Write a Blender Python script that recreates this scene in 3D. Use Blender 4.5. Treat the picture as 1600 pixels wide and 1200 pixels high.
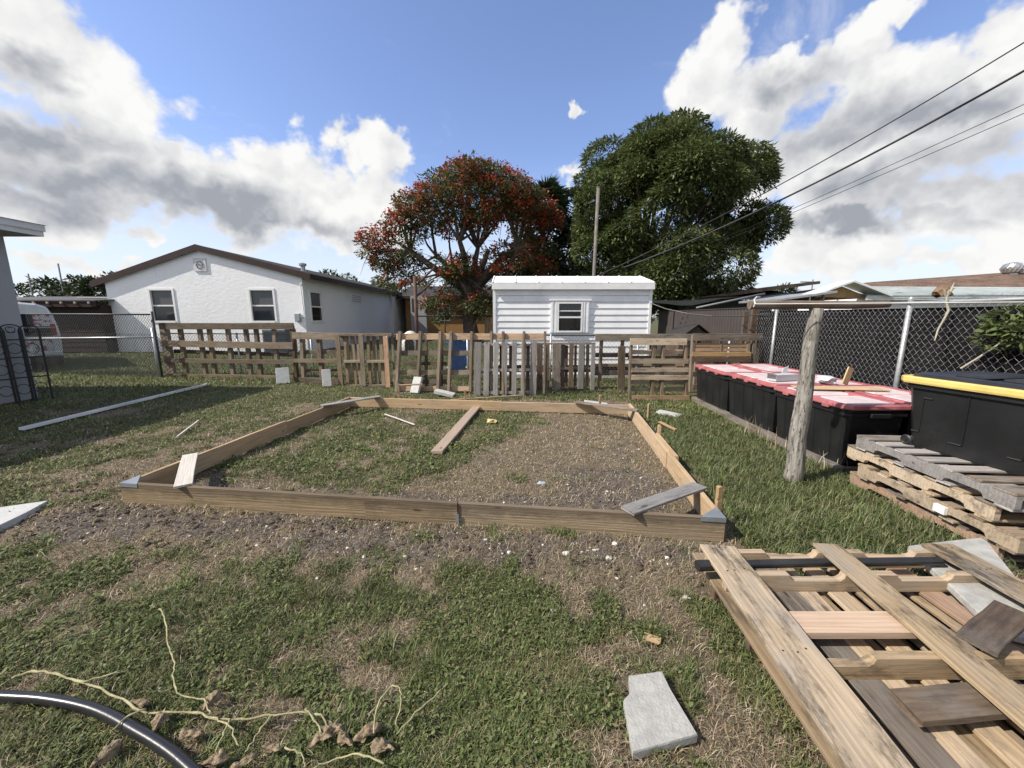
import bpy, bmesh, math, random
import numpy as np
from mathutils import Vector, Matrix
random.seed(7); rng = np.random.default_rng(7)
R = math.radians
scene = bpy.context.scene
for o in list(bpy.data.objects): bpy.data.objects.remove(o, do_unlink=True)
C = scene.collection

# ------------------------------------------------------------------ camera, sky, sun, exposure
cam_d = bpy.data.cameras.new('camera'); cam = bpy.data.objects.new('camera', cam_d); C.objects.link(cam)
cam_d.sensor_width = 36; cam_d.lens = 36*602/1600; cam_d.clip_start = .05; cam_d.clip_end = 2000
cam.location = (0, 0, 1.6); cam.rotation_euler = (R(80), 0, 0)
scene.camera = cam
SUN_DIR = Vector((1.0, .30, -.98)).normalized()          # the way the light travels
SUN_EL = math.asin(-SUN_DIR.z); SUN_ROT = math.atan2(-SUN_DIR.x, -SUN_DIR.y)
sd = bpy.data.lights.new('sun', 'SUN'); sun = bpy.data.objects.new('sun', sd); C.objects.link(sun)
sd.energy = 4.0; sd.angle = R(.6); sd.color = (1, .93, .82)
sun.rotation_euler = SUN_DIR.to_track_quat('-Z', 'Y').to_euler(); sun.location = (-20, -10, 30)
vs = scene.view_settings
vs.view_transform = 'Standard'; vs.look = 'None'; vs.exposure = 0.70; vs.gamma = 1; vs.use_curve_mapping = False
scene.cycles.use_denoising = True
scene.cycles.max_bounces = 5; scene.cycles.diffuse_bounces = 3; scene.cycles.transparent_max_bounces = 12

class NT:
    """small helper that adds and links shader nodes"""
    def __init__(s, tree): s.t = tree; s.n = tree.nodes; s.l = tree.links
    def put(s, sock, v):
        if hasattr(v, 'is_linked'): s.l.new(v, sock)
        elif v is not None:
            if hasattr(sock.default_value, '__len__') and not hasattr(v, '__len__'): v = (v,)*len(sock.default_value)
            if hasattr(sock.default_value, '__len__') and len(sock.default_value) == 4 and len(v) == 3: v = (*v, 1)
            sock.default_value = v
    def math(s, op, a, b=None, c=None, clamp=False):
        n = s.n.new('ShaderNodeMath'); n.operation = op; n.use_clamp = clamp
        for i, v in enumerate((a, b, c)):
            if v is not None: s.put(n.inputs[i], v)
        return n.outputs[0]
    def vec(s, op, a, b=None, scale=None):
        n = s.n.new('ShaderNodeVectorMath'); n.operation = op
        s.put(n.inputs[0], a)
        if b is not None: s.put(n.inputs[1], b)
        if scale is not None: s.put(n.inputs['Scale'], scale)
        return n.outputs['Value'] if op in ('LENGTH', 'DOT_PRODUCT') else n.outputs[0]
    def noise(s, v, scale, detail=4, rough=.55, out='Fac', dist=0):
        n = s.n.new('ShaderNodeTexNoise')
        if v is not None: s.put(n.inputs['Vector'], v)
        n.inputs['Scale'].default_value = scale; n.inputs['Detail'].default_value = detail
        n.inputs['Roughness'].default_value = rough; n.inputs['Distortion'].default_value = dist
        return n.outputs[out]
    def step(s, v, lo, hi, a=0., b=1., smooth=True):
        n = s.n.new('ShaderNodeMapRange'); n.interpolation_type = 'SMOOTHSTEP' if smooth else 'LINEAR'
        s.put(n.inputs['Value'], v)
        n.inputs['From Min'].default_value = lo; n.inputs['From Max'].default_value = hi
        n.inputs['To Min'].default_value = a; n.inputs['To Max'].default_value = b
        return n.outputs[0]
    def mix(s, f, a, b, mode='MIX'):
        n = s.n.new('ShaderNodeMix'); n.data_type = 'RGBA'; n.blend_type = mode
        s.put(n.inputs[0], f); s.put(n.inputs[6], a); s.put(n.inputs[7], b)
        return n.outputs[2]
    def map(s, v, scale=(1, 1, 1), loc=(0, 0, 0)):
        n = s.n.new('ShaderNodeMapping'); s.put(n.inputs['Vector'], v)
        n.inputs['Scale'].default_value = scale; n.inputs['Location'].default_value = loc
        return n.outputs[0]
    def coord(s, which='Object'):
        return s.n.new('ShaderNodeTexCoord').outputs[which]

CLOUDS=[(-0.688, 0.62, 0.378, 0.141, 0.097), (-0.654, 0.675, 0.341, 0.099, 0.094), (-0.719, 0.653, 0.24, 0.198, 0.099), (-0.644, 0.731, 0.227, 0.144, 0.082), (-0.538, 0.819, 0.2, 0.205, 0.07), (-0.759, 0.631, 0.159, 0.116, 0.056), (-0.396, 0.898, 0.193, 0.136, 0.052), (-0.591, 0.757, 0.278, 0.025, 0.023), (-0.525, 0.792, 0.311, 0.044, 0.042), (-0.451, 0.826, 0.338, 0.057, 0.045), (-0.468, 0.842, 0.267, 0.135, 0.091), (-0.353, 0.874, 0.333, 0.064, 0.046), (-0.275, 0.9, 0.337, 0.056, 0.052), (-0.338, 0.906, 0.255, 0.11, 0.086), (-0.425, 0.878, 0.221, 0.173, 0.086), (0.14, 0.937, 0.32, 0.034, 0.037), (0.152, 0.891, 0.428, 0.02, 0.016), (0.369, 0.8, 0.472, 0.058, 0.054), (0.355, 0.835, 0.421, 0.068, 0.059), (0.46, 0.805, 0.374, 0.12, 0.089), (0.471, 0.77, 0.429, 0.025, 0.046), (0.549, 0.73, 0.407, 0.077, 0.049), (0.565, 0.687, 0.458, 0.04, 0.024), (0.633, 0.687, 0.356, 0.12, 0.078), (0.706, 0.649, 0.284, 0.121, 0.127), (0.598, 0.752, 0.276, 0.161, 0.128), (0.691, 0.621, 0.37, 0.068, 0.077), (0.73, 0.665, 0.158, 0.153, 0.078), (0.632, 0.765, 0.124, 0.162, 0.069), (0.566, 0.82, 0.089, 0.11, 0.038), (0.744, 0.663, 0.077, 0.122, 0.031), (-0.744, 0.657, 0.119, 0.044, 0.011), (-0.684, 0.719, 0.126, 0.052, 0.014), (-0.763, 0.643, 0.07, 0.064, 0.008), (-0.719, 0.69, 0.083, 0.057, 0.01)]
SHADES=[(-0.719, 0.641, 0.267, 0.156, 0.04), (-0.721, 0.664, 0.197, 0.205, 0.058), (-0.605, 0.773, 0.189, 0.26, 0.056), (-0.486, 0.856, 0.178, 0.193, 0.035), (-0.696, 0.634, 0.337, 0.042, 0.025), (0.55, 0.771, 0.321, 0.117, 0.061), (0.666, 0.716, 0.212, 0.173, 0.046), (0.742, 0.635, 0.215, 0.088, 0.054), (0.636, 0.758, 0.144, 0.152, 0.025), (0.497, 0.775, 0.391, 0.058, 0.039), (0.67, 0.682, 0.293, 0.085, 0.028)]

for az, el, wd, ht in ((100,22,.5,.16),(118,34,.42,.2),(140,18,.6,.14),(165,30,.45,.2),(190,20,.55,.16),(205,42,.35,.2),(235,24,.5,.15),(255,48,.3,.2),(262,14,.5,.1),(150,58,.3,.2),(290,60,.25,.15),(80,60,.25,.2)):
    a, e = R(az), R(el); d = (math.cos(e)*math.sin(a), math.cos(e)*math.cos(a), math.sin(e))
    CLOUDS.append((*d, wd, ht)); SHADES.append((d[0], d[1], d[2]-.05, wd*.8, ht*.5))
world = bpy.data.worlds.new('World'); scene.world = world; world.use_nodes = True
def build_sky():
    t = NT(world.node_tree); t.n.clear()
    sky = t.n.new('ShaderNodeTexSky'); sky.sky_type = 'NISHITA'; sky.sun_disc = False
    sky.sun_elevation = SUN_EL; sky.sun_rotation = SUN_ROT; sky.air_density = 1.0; sky.dust_density = .6; sky.ozone_density = 1.6
    P = t.coord('Generated')
    warp = t.vec('SCALE', t.vec('SUBTRACT', t.noise(P, 4.5, 5, .6, 'Color'), (.5, .5, .5)), scale=.26)
    Q = t.vec('ADD', P, warp)
    big = t.noise(t.map(P, (1, 1, 1.35)), 8, 7, .62)
    def field(src, lst):
        acc = None
        for x, y, z, rh, rv in lst:
            d = t.vec('LENGTH', t.vec('MULTIPLY', t.vec('SUBTRACT', src, (x, y, z)), (1/rh, 1/rh, 1/rv)))
            acc = d if acc is None else t.math('SMOOTH_MIN', acc, d, .22)
        return t.math('SUBTRACT', 1.0, acc)
    def lumps(src):
        """cauliflower relief: rounded cells at three sizes"""
        tot = None
        for sc, am in ((9, .55), (21, .30), (46, .15)):
            v = t.n.new('ShaderNodeTexVoronoi'); v.feature = 'F1'
            t.put(v.inputs['Vector'], src); v.inputs['Scale'].default_value = sc
            q = t.math('MULTIPLY', t.math('SUBTRACT', .55, v.outputs['Distance']), am)
            tot = q if tot is None else t.math('ADD', tot, q)
        return tot
    wsm = t.vec('ADD', P, t.vec('SCALE', t.vec('SUBTRACT', t.noise(P, 16, 4, .6, 'Color'), (.5, .5, .5)), scale=.05))
    h0 = lumps(wsm); h1 = lumps(t.vec('ADD', wsm, (-.026, -.010, .030)))
    soft = t.math('SUBTRACT', big, .5)
    D = t.math('ADD', field(Q, CLOUDS), t.math('ADD', t.math('MULTIPLY', soft, 1.15), t.math('MULTIPLY', h0, 1.0)))
    lit = t.noise(t.map(t.vec('ADD', P, (-.022, -.012, .028)), (1, 1, 1.35)), 8, 7, .62)
    relief = t.math('ADD', t.math('MULTIPLY', t.math('SUBTRACT', big, lit), .55), t.math('MULTIPLY', t.math('SUBTRACT', h0, h1), .75))
    sh = t.math('ADD', field(Q, SHADES), t.math('MULTIPLY', t.math('SUBTRACT', t.noise(P, 5, 6, .55), .5), 1.0))
    thick = t.step(D, .10, .8)
    shade = t.math('MULTIPLY', t.step(sh, -.5, .95), t.math('ADD', .3, t.math('MULTIPLY', thick, .7)))
    shade = t.math('SUBTRACT', t.math('ADD', shade, .10), t.math('MULTIPLY', relief, 1.0), clamp=True)
    ccol = t.mix(shade, (.60, .597, .59), (.23, .245, .275))
    alpha = t.step(D, -.04, .36)
    wisp = t.math('MULTIPLY', t.step(t.noise(t.map(P, (1, 1, 2.2)), 3.2, 6, .68, dist=.6), .56, .86), .5)
    alpha = t.math('MAXIMUM', alpha, wisp)
    z = t.n.new('ShaderNodeSeparateXYZ'); t.put(z.inputs[0], P)
    low = t.step(z.outputs[2], .0, .36, .85, .03)
    skyc = t.vec('SCALE', t.vec('MULTIPLY', sky.outputs[0], (.96, .95, 1.12)), scale=SKY)
    skyc = t.mix(low, skyc, (.50, .54, .585))
    col = t.mix(alpha, skyc, ccol)
    bg = t.n.new('ShaderNodeBackground'); t.put(bg.inputs[0], col); bg.inputs[1].default_value = 1.0
    out = t.n.new('ShaderNodeOutputWorld'); t.l.new(bg.outputs[0], out.inputs[0])
SKY = .118
build_sky()

# ------------------------------------------------------------------ helpers
def set_props(o, label=None, cat=None, group=None, kind=None):
    if label: o['label'] = label
    if cat: o['category'] = cat
    if group: o['group'] = group
    if kind: o['kind'] = kind
    return o
def thing(name, label, cat, loc=(0, 0, 0), rz=0, group=None, rx=0):
    o = bpy.data.objects.new(name, None); C.objects.link(o); o.empty_display_size = .1
    o.location = loc; o.rotation_euler = (rx, 0, rz)
    return set_props(o, label, cat, group)
class MB:
    """collects polygons and becomes ONE mesh object"""
    def __init__(s): s.v = []; s.f = []; s.m = []; s.cur = 0
    def add(s, vs, fs, M=None):
        k = len(s.v)
        s.v += [tuple(M @ Vector(p)) for p in vs] if M is not None else [tuple(p) for p in vs]
        s.f += [tuple(i+k for i in f) for f in fs]; s.m += [s.cur]*len(fs)
        return s
    def box(s, x0, x1, y0, y1, z0, z1, M=None, bev=0):
        if bev:
            b = bev; vs = []; 
            for z, i in ((z0, b), (z0+b, 0), (z1-b, 0), (z1, b)):
                for (x, y) in ((x0+b, y0+i), (x1-b, y0+i), (x1-i, y0+b), (x1-i, y1-b), (x1-b, y1-i), (x0+b, y1-i), (x0+i, y1-b), (x0+i, y0+b)): vs.append((x, y, z))
            fs = [tuple(range(7, -1, -1)), tuple(range(24, 32))]
            for r in range(3):
                for i in range(8): fs.append((r*8+i, r*8+(i+1) % 8, r*8+8+(i+1) % 8, r*8+8+i))
            return s.add(vs, fs, M)
        vs = [(x, y, z) for z in (z0, z1) for x, y in ((x0, y0), (x1, y0), (x1, y1), (x0, y1))]
        return s.add(vs, [(3, 2, 1, 0), (4, 5, 6, 7), (0, 1, 5, 4), (1, 2, 6, 5), (2, 3, 7, 6), (3, 0, 4, 7)], M)
    def prism(s, poly, a0, a1, axis='z', M=None):
        n = len(poly)
        def p(u, v, a): return {'z': (u, v, a), 'y': (u, a, v), 'x': (a, u, v)}[axis]
        vs = [p(u, v, a0) for u, v in poly]+[p(u, v, a1) for u, v in poly]
        fs = [tuple(range(n-1, -1, -1)), tuple(range(n, 2*n))]+[(i, (i+1) % n, n+(i+1) % n, n+i) for i in range(n)]
        return s.add(vs, fs, M)
    def tube(s, pts, r, sides=6, cap=True):
        pts = [Vector(p) for p in pts]; n = len(pts); rs = r if hasattr(r, '__len__') else [r]*n
        k = len(s.v); up = Vector((0, 0, 1)); prev = None
        for i, p in enumerate(pts):
            d = (pts[min(i+1, n-1)]-pts[max(i-1, 0)])
            if d.length < 1e-9: d = Vector((0, 0, 1))
            d.normalize()
            if prev is None:
                a = d.cross(up); a = a if a.length > .05 else d.cross(Vector((1, 0, 0)))
            else: a = prev-d*prev.dot(d)
            a.normalize(); prev = a; b = d.cross(a)
            for j in range(sides):
                t = 2*math.pi*j/sides; s.v.append(tuple(p+(a*math.cos(t)+b*math.sin(t))*rs[i]))
        for i in range(n-1):
            for j in range(sides):
                s.f.append((k+i*sides+j, k+i*sides+(j+1) % sides, k+(i+1)*sides+(j+1) % sides, k+(i+1)*sides+j)); s.m.append(s.cur)
        if cap and sides > 2:
            s.f.append(tuple(k+j for j in range(sides-1, -1, -1))); s.f.append(tuple(k+(n-1)*sides+j for j in range(sides))); s.m += [s.cur]*2
        return s
    def lathe(s, prof, seg=16, M=None, closed=False):
        vs = []; fs = []
        for r, z in prof:
            for j in range(seg):
                t = 2*math.pi*j/seg; vs.append((r*math.cos(t), r*math.sin(t), z))
        for i in range(len(prof)-1):
            for j in range(seg): fs.append((i*seg+j, i*seg+(j+1) % seg, (i+1)*seg+(j+1) % seg, (i+1)*seg+j))
        fs.append(tuple(range(seg-1, -1, -1))); fs.append(tuple((len(prof)-1)*seg+j for j in range(seg)))
        return s.add(vs, fs, M)
    def build(s, name, mat, parent=None, smooth=False, M=None):
        me = bpy.data.meshes.new(name); me.from_pydata(s.v, [], s.f); me.validate()
        bm = bmesh.new(); bm.from_mesh(me); bmesh.ops.recalc_face_normals(bm, faces=bm.faces); bm.to_mesh(me); bm.free()
        mats = mat if isinstance(mat, (list, tuple)) else [mat]
        for m in mats: me.materials.append(m)
        if len(mats) > 1 and len(me.polygons) == len(s.m): me.polygons.foreach_set('material_index', s.m)
        if smooth: me.polygons.foreach_set('use_smooth', [True]*len(me.polygons))
        o = bpy.data.objects.new(name, me); C.objects.link(o)
        if parent: o.parent = parent
        if M is not None: o.matrix_basis = M
        return o
def frame(origin, xdir, zdir=(0, 0, 1)):
    x = Vector(xdir).normalized(); z = Vector(zdir); y = z.cross(x).normalized(); z = x.cross(y)
    M = Matrix((x, y, z)).transposed().to_4x4(); M.translation = Vector(origin); return M
def rotz(a, loc=(0, 0, 0)):
    return Matrix.Translation(loc) @ Matrix.Rotation(a, 4, 'Z')
def raw_mesh(name, verts, faces_flat, loop_tot, mat, cols=None, smooth=False):
    """numpy arrays to ONE mesh object (faces all with their own corner count)"""
    me = bpy.data.meshes.new(name)
    me.vertices.add(len(verts)); me.vertices.foreach_set('co', np.asarray(verts, np.float32).ravel())
    tot = np.asarray(loop_tot, np.int32); fl = np.asarray(faces_flat, np.int32)
    me.loops.add(len(fl)); me.loops.foreach_set('vertex_index', fl)
    me.polygons.add(len(tot)); st = np.zeros(len(tot), np.int32); st[1:] = np.cumsum(tot)[:-1]
    me.polygons.foreach_set('loop_start', st)
    me.update(calc_edges=True)
    if cols is not None:
        ca = me.color_attributes.new('Col', 'FLOAT_COLOR', 'POINT')
        c4 = np.ones((len(verts), 4), np.float32); c4[:, :3] = cols; ca.data.foreach_set('color', c4.ravel())
    if smooth: me.polygons.foreach_set('use_smooth', np.ones(len(tot), bool))
    me.materials.append(mat)
    o = bpy.data.objects.new(name, me); C.objects.link(o); return o
def vnoise(x, y, scale, seed=0, oct=3):
    x = np.asarray(x, float)*scale; y = np.asarray(y, float)*scale; tot = 0; amp = 1; s = 0
    for k in range(oct):
        xi = np.floor(x).astype(np.int64); yi = np.floor(y).astype(np.int64); fx = x-xi; fy = y-yi
        fx = fx*fx*(3-2*fx); fy = fy*fy*(3-2*fy)
        def h(a, b):
            n = (a*374761393+b*668265263+(seed+k)*2147483647) & 0xffffffff
            n = ((n ^ (n >> 13))*1274126177) & 0xffffffff
            return ((n ^ (n >> 16)) & 0xffff)/65535.
        v = (h(xi, yi)*(1-fx)+h(xi+1, yi)*fx)*(1-fy)+(h(xi, yi+1)*(1-fx)+h(xi+1, yi+1)*fx)*fy
        tot = tot+v*amp; s += amp; amp *= .5; x = x*2.03; y = y*2.03
    return tot/s
def sstep(x, a, b):
    t = np.clip((x-a)/(b-a), 0, 1); return t*t*(3-2*t)

# ------------------------------------------------------------------ materials
def base_mat(name, rough=.6, spec=.4):
    m = bpy.data.materials.new(name); m.use_nodes = True; t = NT(m.node_tree); b = t.n['Principled BSDF']
    b.inputs['Roughness'].default_value = rough; b.inputs['Specular IOR Level'].default_value = spec
    return m, t, b
def bump(t, b, h, strength=.3, dist=.01):
    n = t.n.new('ShaderNodeBump'); n.inputs['Strength'].default_value = strength; n.inputs['Distance'].default_value = dist
    t.put(n.inputs['Height'], h); t.l.new(n.outputs[0], b.inputs['Normal'])
def plain(name, col, rough=.6, spec=.4, metal=0, var=.12, scale=6, dirt=None, dirt_amt=.5, bmp=.1, bscale=60):
    m, t, b = base_mat(name, rough, spec); P = t.coord()
    f = t.noise(P, scale, 5, .6)
    c = t.mix(t.step(f, .3, .7), tuple(x*(1-var) for x in col), tuple(min(1, x*(1+var)) for x in col))
    if dirt: c = t.mix(t.math('MULTIPLY', t.step(t.noise(P, scale*.6, 8, .7), .48, .75), dirt_amt), c, dirt)
    t.put(b.inputs['Base Color'], c); b.inputs['Metallic'].default_value = metal
    if bmp: bump(t, b, t.noise(P, bscale, 4, .6), bmp, .01)
    return m
def wood(name, c1, c2, grey=.3, stain=.3, greycol=(.30, .285, .26), rough=.8, bmp=.5, fine=1.0, splash=False):
    m, t, b = base_mat(name, rough, .25)
    oi = t.n.new('ShaderNodeObjectInfo'); rnd = oi.outputs['Random']
    P = t.vec('ADD', t.coord(), t.vec('SCALE', (31.7, 17.3, 11.9), scale=rnd))
    g = t.noise(t.map(P, (1.1, 16*fine, 16*fine)), 2.4, 6, .62, dist=.35)
    s = t.noise(t.map(P, (2.5, 120, 120)), 1.3, 3, .7)
    ring = t.n.new('ShaderNodeTexWave'); ring.wave_type = 'BANDS'; ring.bands_direction = 'Y'
    t.put(ring.inputs['Vector'], t.map(P, (.35, 5, 5))); ring.inputs['Scale'].default_value = 2.6; ring.inputs['Distortion'].default_value = 9
    ring.inputs['Detail'].default_value = 2; ring.inputs['Detail Scale'].default_value = .8
    f = t.math('ADD', t.math('MULTIPLY', g, .62), t.math('MULTIPLY', ring.outputs[1], .12))
    f = t.math('ADD', f, t.math('MULTIPLY', s, .26))
    c = t.mix(t.step(f, .25, .75), c1, c2)
    w = t.noise(t.map(P, (1.5, 3.5, 3.5)), 1.7, 5, .65)
    c = t.mix(t.math('MULTIPLY', t.step(w, .42, .66), grey), c, t.mix(s, tuple(x*.72 for x in greycol), greycol))
    d = t.noise(t.map(P, (1.8, 6, 6), (5, 9, 2)), 1.5, 9, .74)
    c = t.mix(t.math('MULTIPLY', t.step(d, .47, .66), stain), c, (.030, .026, .022))
    vor = t.n.new('ShaderNodeTexVoronoi'); t.put(vor.inputs['Vector'], t.map(P, (2.3, 7, 7))); vor.inputs['Scale'].default_value = 1.1
    c = t.mix(t.step(vor.outputs['Distance'], .05, .13, .8, 0), c, tuple(x*.22 for x in c1))
    hs = t.n.new('ShaderNodeHueSaturation'); t.put(hs.inputs['Color'], c)
    t.put(hs.inputs['Value'], t.math('ADD', .74, t.math('MULTIPLY', rnd, .5)))
    t.put(hs.inputs['Saturation'], t.math('ADD', .74, t.math('MULTIPLY', t.math('FRACT', t.math('MULTIPLY', rnd, 7.31)), .28)))
    col = hs.outputs[0]
    if splash:      # soil splashed up the lower half of a board standing on edge
        sy = t.n.new('ShaderNodeSeparateXYZ'); t.put(sy.inputs[0], t.coord())
        e = t.math('ADD', sy.outputs[1], t.math('MULTIPLY', t.math('SUBTRACT', t.noise(P, 9, 6, .7), .5), .16))
        col = t.mix(t.step(e, -.075, .03, .62, 0), col, (.075, .058, .045))
    t.put(b.inputs['Base Color'], col)
    bump(t, b, t.math('ADD', t.math('MULTIPLY', s, .6), g), bmp, .006)
    return m
W = {
 1: wood('wood_tan', (.14, .097, .058), (.275, .20, .128), .35, .4),
 2: wood('wood_brown_board', (.115, .078, .047), (.225, .157, .098), .35, .45),
 3: wood('wood_dark', (.085, .052, .033), (.16, .105, .066), .3, .6),
 4: wood('wood_pinkish', (.29, .17, .10), (.46, .30, .19), .12, .3),
 5: wood('wood_orange', (.27, .155, .065), (.43, .27, .125), .12, .35),
 6: wood('wood_silver_grey', (.21, .19, .175), (.37, .34, .315), .6, .3, (.36, .34, .33)),
 7: wood('wood_weathered', (.13, .10, .075), (.255, .20, .15), .5, .55),
 8: wood('wood_moulded', (.31, .225, .135), (.48, .37, .235), .22, .55),
 'pine': wood('wood_fresh_pine', (.30, .185, .085), (.46, .32, .17), .16, .2, bmp=.35),
 'rough': wood('wood_rough_sawn', (.18, .122, .058), (.37, .265, .14), .2, .3, (.23, .19, .145), bmp=.9, fine=2.2, splash=True),
 'pale': wood('wood_pale_grey', (.36, .335, .29), (.56, .53, .47), .5, .1, (.50, .48, .45), bmp=.4),
 'slate': wood('wood_grey_plank', (.15, .145, .14), (.26, .25, .24), .5, .45, (.28, .28, .28)),
 'fresh': wood('wood_new_plank', (.38, .25, .155), (.54, .385, .26), .06, .08, bmp=.3),
 'deck': wood('wood_pallet_deck', (.27, .19, .105), (.47, .355, .215), .48, .85, (.31, .30, .28)),
 'deck2': wood('wood_pallet_underside', (.25, .165, .085), (.43, .31, .175), .25, .6),
 'post': wood('wood_old_post', (.25, .22, .175), (.47, .43, .37), .65, .75, (.46, .44, .40), bmp=.9),
}
def board_mb(L, Wd, T, bev=.003, jit=.003, seg=3, seed=None):
    rd = random.Random(seed if seed is not None else random.random()); mb = MB(); vs = []
    w, h = Wd/2, T/2; b = min(bev, h*.5)
    ring = [(-w, -h+b), (-w+b, -h), (w-b, -h), (w, -h+b), (w, h-b), (w-b, h), (-w+b, h), (-w, h-b)]
    for i in range(seg+1):
        x = -L/2+L*i/seg; dy = rd.uniform(-jit, jit); dz = rd.uniform(-jit, jit)*.5; dw = 1+rd.uniform(-jit, jit)*3
        for k, (y, z) in enumerate(ring):
            xx = x+(rd.uniform(-jit, jit)*1.5 if i in (0, seg) else 0); vs.append((xx, y*dw+dy, z+dz))
    fs = [tuple(range(7, -1, -1)), tuple(range(seg*8, seg*8+8))]
    for i in range(seg):
        for k in range(8): fs.append((i*8+k, i*8+(k+1) % 8, i*8+8+(k+1) % 8, i*8+8+k))
    return mb.add(vs, fs)
def board(L, Wd, T, mat, parent=None, M=None, name='board', **k):
    return board_mb(L, Wd, T, **k).build(name, mat, parent, M=M)
def plank_between(a, b, Wd, T, mat, parent=None, up=(0, 0, 1), name='board', **k):
    a, b = Vector(a), Vector(b); return board((b-a).length, Wd, T, mat, parent, frame((a+b)/2, b-a, up), name, **k)
# ------------------------------------------------------------------ the ground
FO = Vector((-3.348, 3.129)); E1 = Vector((.9929, -.1190)); E2 = Vector((.1190, .9929)); FL_, FD_ = 4.885, 3.66
def fa(x, y): return (x-FO.x)*E1.x+(y-FO.y)*E1.y
def fb(x, y): return (x-FO.x)*E2.x+(y-FO.y)*E2.y
def FP(a, b): p = FO+E1*a+E2*b; return p.x, p.y
def cover(x, y):
    """green, dirt and tall-grass amounts of the lot at a place"""
    x = np.asarray(x, float); y = np.asarray(y, float); a = fa(x, y); b = fb(x, y)
    n1 = vnoise(x, y, 1.3, 3, 4); n2 = vnoise(x, y, 3.7, 11, 3); n3 = vnoise(x, y, .6, 21, 3); n4 = vnoise(x, y, 7.5, 31, 2)
    inside = (a > 0) & (a < FL_) & (b > 0) & (b < FD_)
    g = .40+(n1-.5)*1.5+(n2-.5)*1.5+(n4-.5)*1.2
    lawn = sstep(-a, .2, 1.6)*sstep(b, -1.2, .3)                          # lawn left of the frame
    g = g+lawn*.42+sstep(y, 6.6, 7.6)*.55+sstep(-x, .2, 2.2)*sstep(-b, 1.0, 1.8)*.22
    lush = sstep(a, FL_+.12, FL_+.5)*sstep(y, 2.2, 2.7)
    g = g+lush*.95
    mid = np.exp(-(((x+.15)/.75)**2+((y-1.55)/.42)**2)); g = g+mid*.4
    g = g-np.exp(-(((x-.75)/.5)**2+((y-1.75)/.6)**2))*.42
    gi = .70+(n1-.5)*1.2+(n2-.5)*1.1+(n4-.5)*.7-sstep(a+(n3-.5)*1.6-(b-1.8)*.18, 2.6, 3.6)*.95-sstep(.75-b+(n1-.5)*.9, 0, .5)*.75
    g = np.where(inside, gi, g)
    band = np.exp(-((b+.27+(n1-.5)*.3)/.25)**2)*sstep(a, -.5, .2)*sstep(FL_+.3-a, 0, .4)
    g = g-band*.62-np.exp(-(((x+3.4)/.7)**2+((y-2.75)/.25)**2))*.5
    d = .16+(n2-.5)*1.3+(n4-.5)*.6+band*.6+np.exp(-(((x+3.4)/.7)**2+((y-2.75)/.25)**2))*.8
    di = .12+(n2-.5)*1.1+np.exp(-((b-.22)/.26)**2)*.75+np.exp(-(((a-4.25)/.5)**2+((b-.85)/.6)**2))*.9
    d = np.where(inside, di, d)-lush*.6-lawn*.25
    tall = lush*(.7+.5*sstep(3.9-y, 0, .6))+np.exp(-(((x-.9)/1.1)**2+((y-8.0)/.35)**2))*.8
    return np.clip(g, 0, 1), np.clip(d, 0, 1), np.clip(tall, 0, 1.3)
def height(x, y):
    a = fa(x, y); b = fb(x, y)
    band = np.exp(-((b+.30)/.30)**2)*sstep(a, -1.2, 0)*sstep(FL_+.2-a, 0, .4)
    near = sstep(12-np.hypot(x, y), 0, 5)
    h = (vnoise(x, y, 1.1, 5, 3)-.5)*.035+(vnoise(x, y, 6, 8, 3)-.5)*.034*near+band*.035+(vnoise(x, y, 11, 9, 2)-.5)*.026*near*(.6+.7*band)
    return h-.012
def axis(lo, hi, step, far, grow=1.22):
    v = list(np.arange(lo, hi+1e-6, step)); s = step
    while v[-1] < far: s *= grow; v.append(v[-1]+s)
    s = step
    while v[0] > -far: s *= grow; v.insert(0, v[0]-s)
    return np.array(v)
gx = axis(-6.0, 4.0, .03, 500); gy = axis(.6, 7.5, .03, 500)
GX, GY = np.meshgrid(gx, gy); gz = height(GX, GY)
gv = np.stack([GX.ravel(), GY.ravel(), gz.ravel()], 1); nx, ny = len(gx), len(gy)
ii = np.arange(nx*ny).reshape(ny, nx)
gf = np.stack([ii[:-1, :-1], ii[:-1, 1:], ii[1:, 1:], ii[1:, :-1]], -1).reshape(-1, 4)
cg, cd, ct = cover(gv[:, 0], gv[:, 1])
m, t, b = base_mat('ground_soil', .95, .15)
at = t.n.new('ShaderNodeVertexColor'); at.layer_name = 'Col'
sp = t.n.new('ShaderNodeSeparateColor'); t.put(sp.inputs[0], at.outputs[0]); P = t.coord()
n1 = t.noise(P, 9, 8, .7); n2 = t.noise(P, 38, 6, .7); n3 = t.noise(P, 130, 4, .7)
soil = t.mix(t.step(n2, .3, .7), (.056, .047, .041), (.20, .17, .148))
soil = t.mix(t.step(n3, .62, .74), soil, (.33, .30, .26))
thatch = t.mix(t.step(n3, .3, .7), (.08, .064, .045), (.285, .23, .16))
green = t.mix(t.step(n2, .3, .7), (.045, .046, .024), (.135, .135, .065))
c = t.mix(t.step(t.math('ADD', sp.outputs[1], t.math('MULTIPLY', t.math('SUBTRACT', n1, .5), 1.1)), .35, .65), thatch, soil)
c = t.mix(t.step(t.math('ADD', sp.outputs[0], t.math('MULTIPLY', t.math('SUBTRACT', n1, .5), 1.0)), .35, .75), c, green)
t.put(b.inputs['Base Color'], c); bump(t, b, t.math('ADD', n2, t.math('MULTIPLY', n3, .5)), 1.0, .02)
ground = raw_mesh('ground', gv, gf.ravel(), np.full(len(gf), 4), m, np.stack([cg, cd, ct], 1), True)
set_props(ground, kind='structure')
def zg(x, y): return float(height(np.array([x]), np.array([y]))[0])

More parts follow.
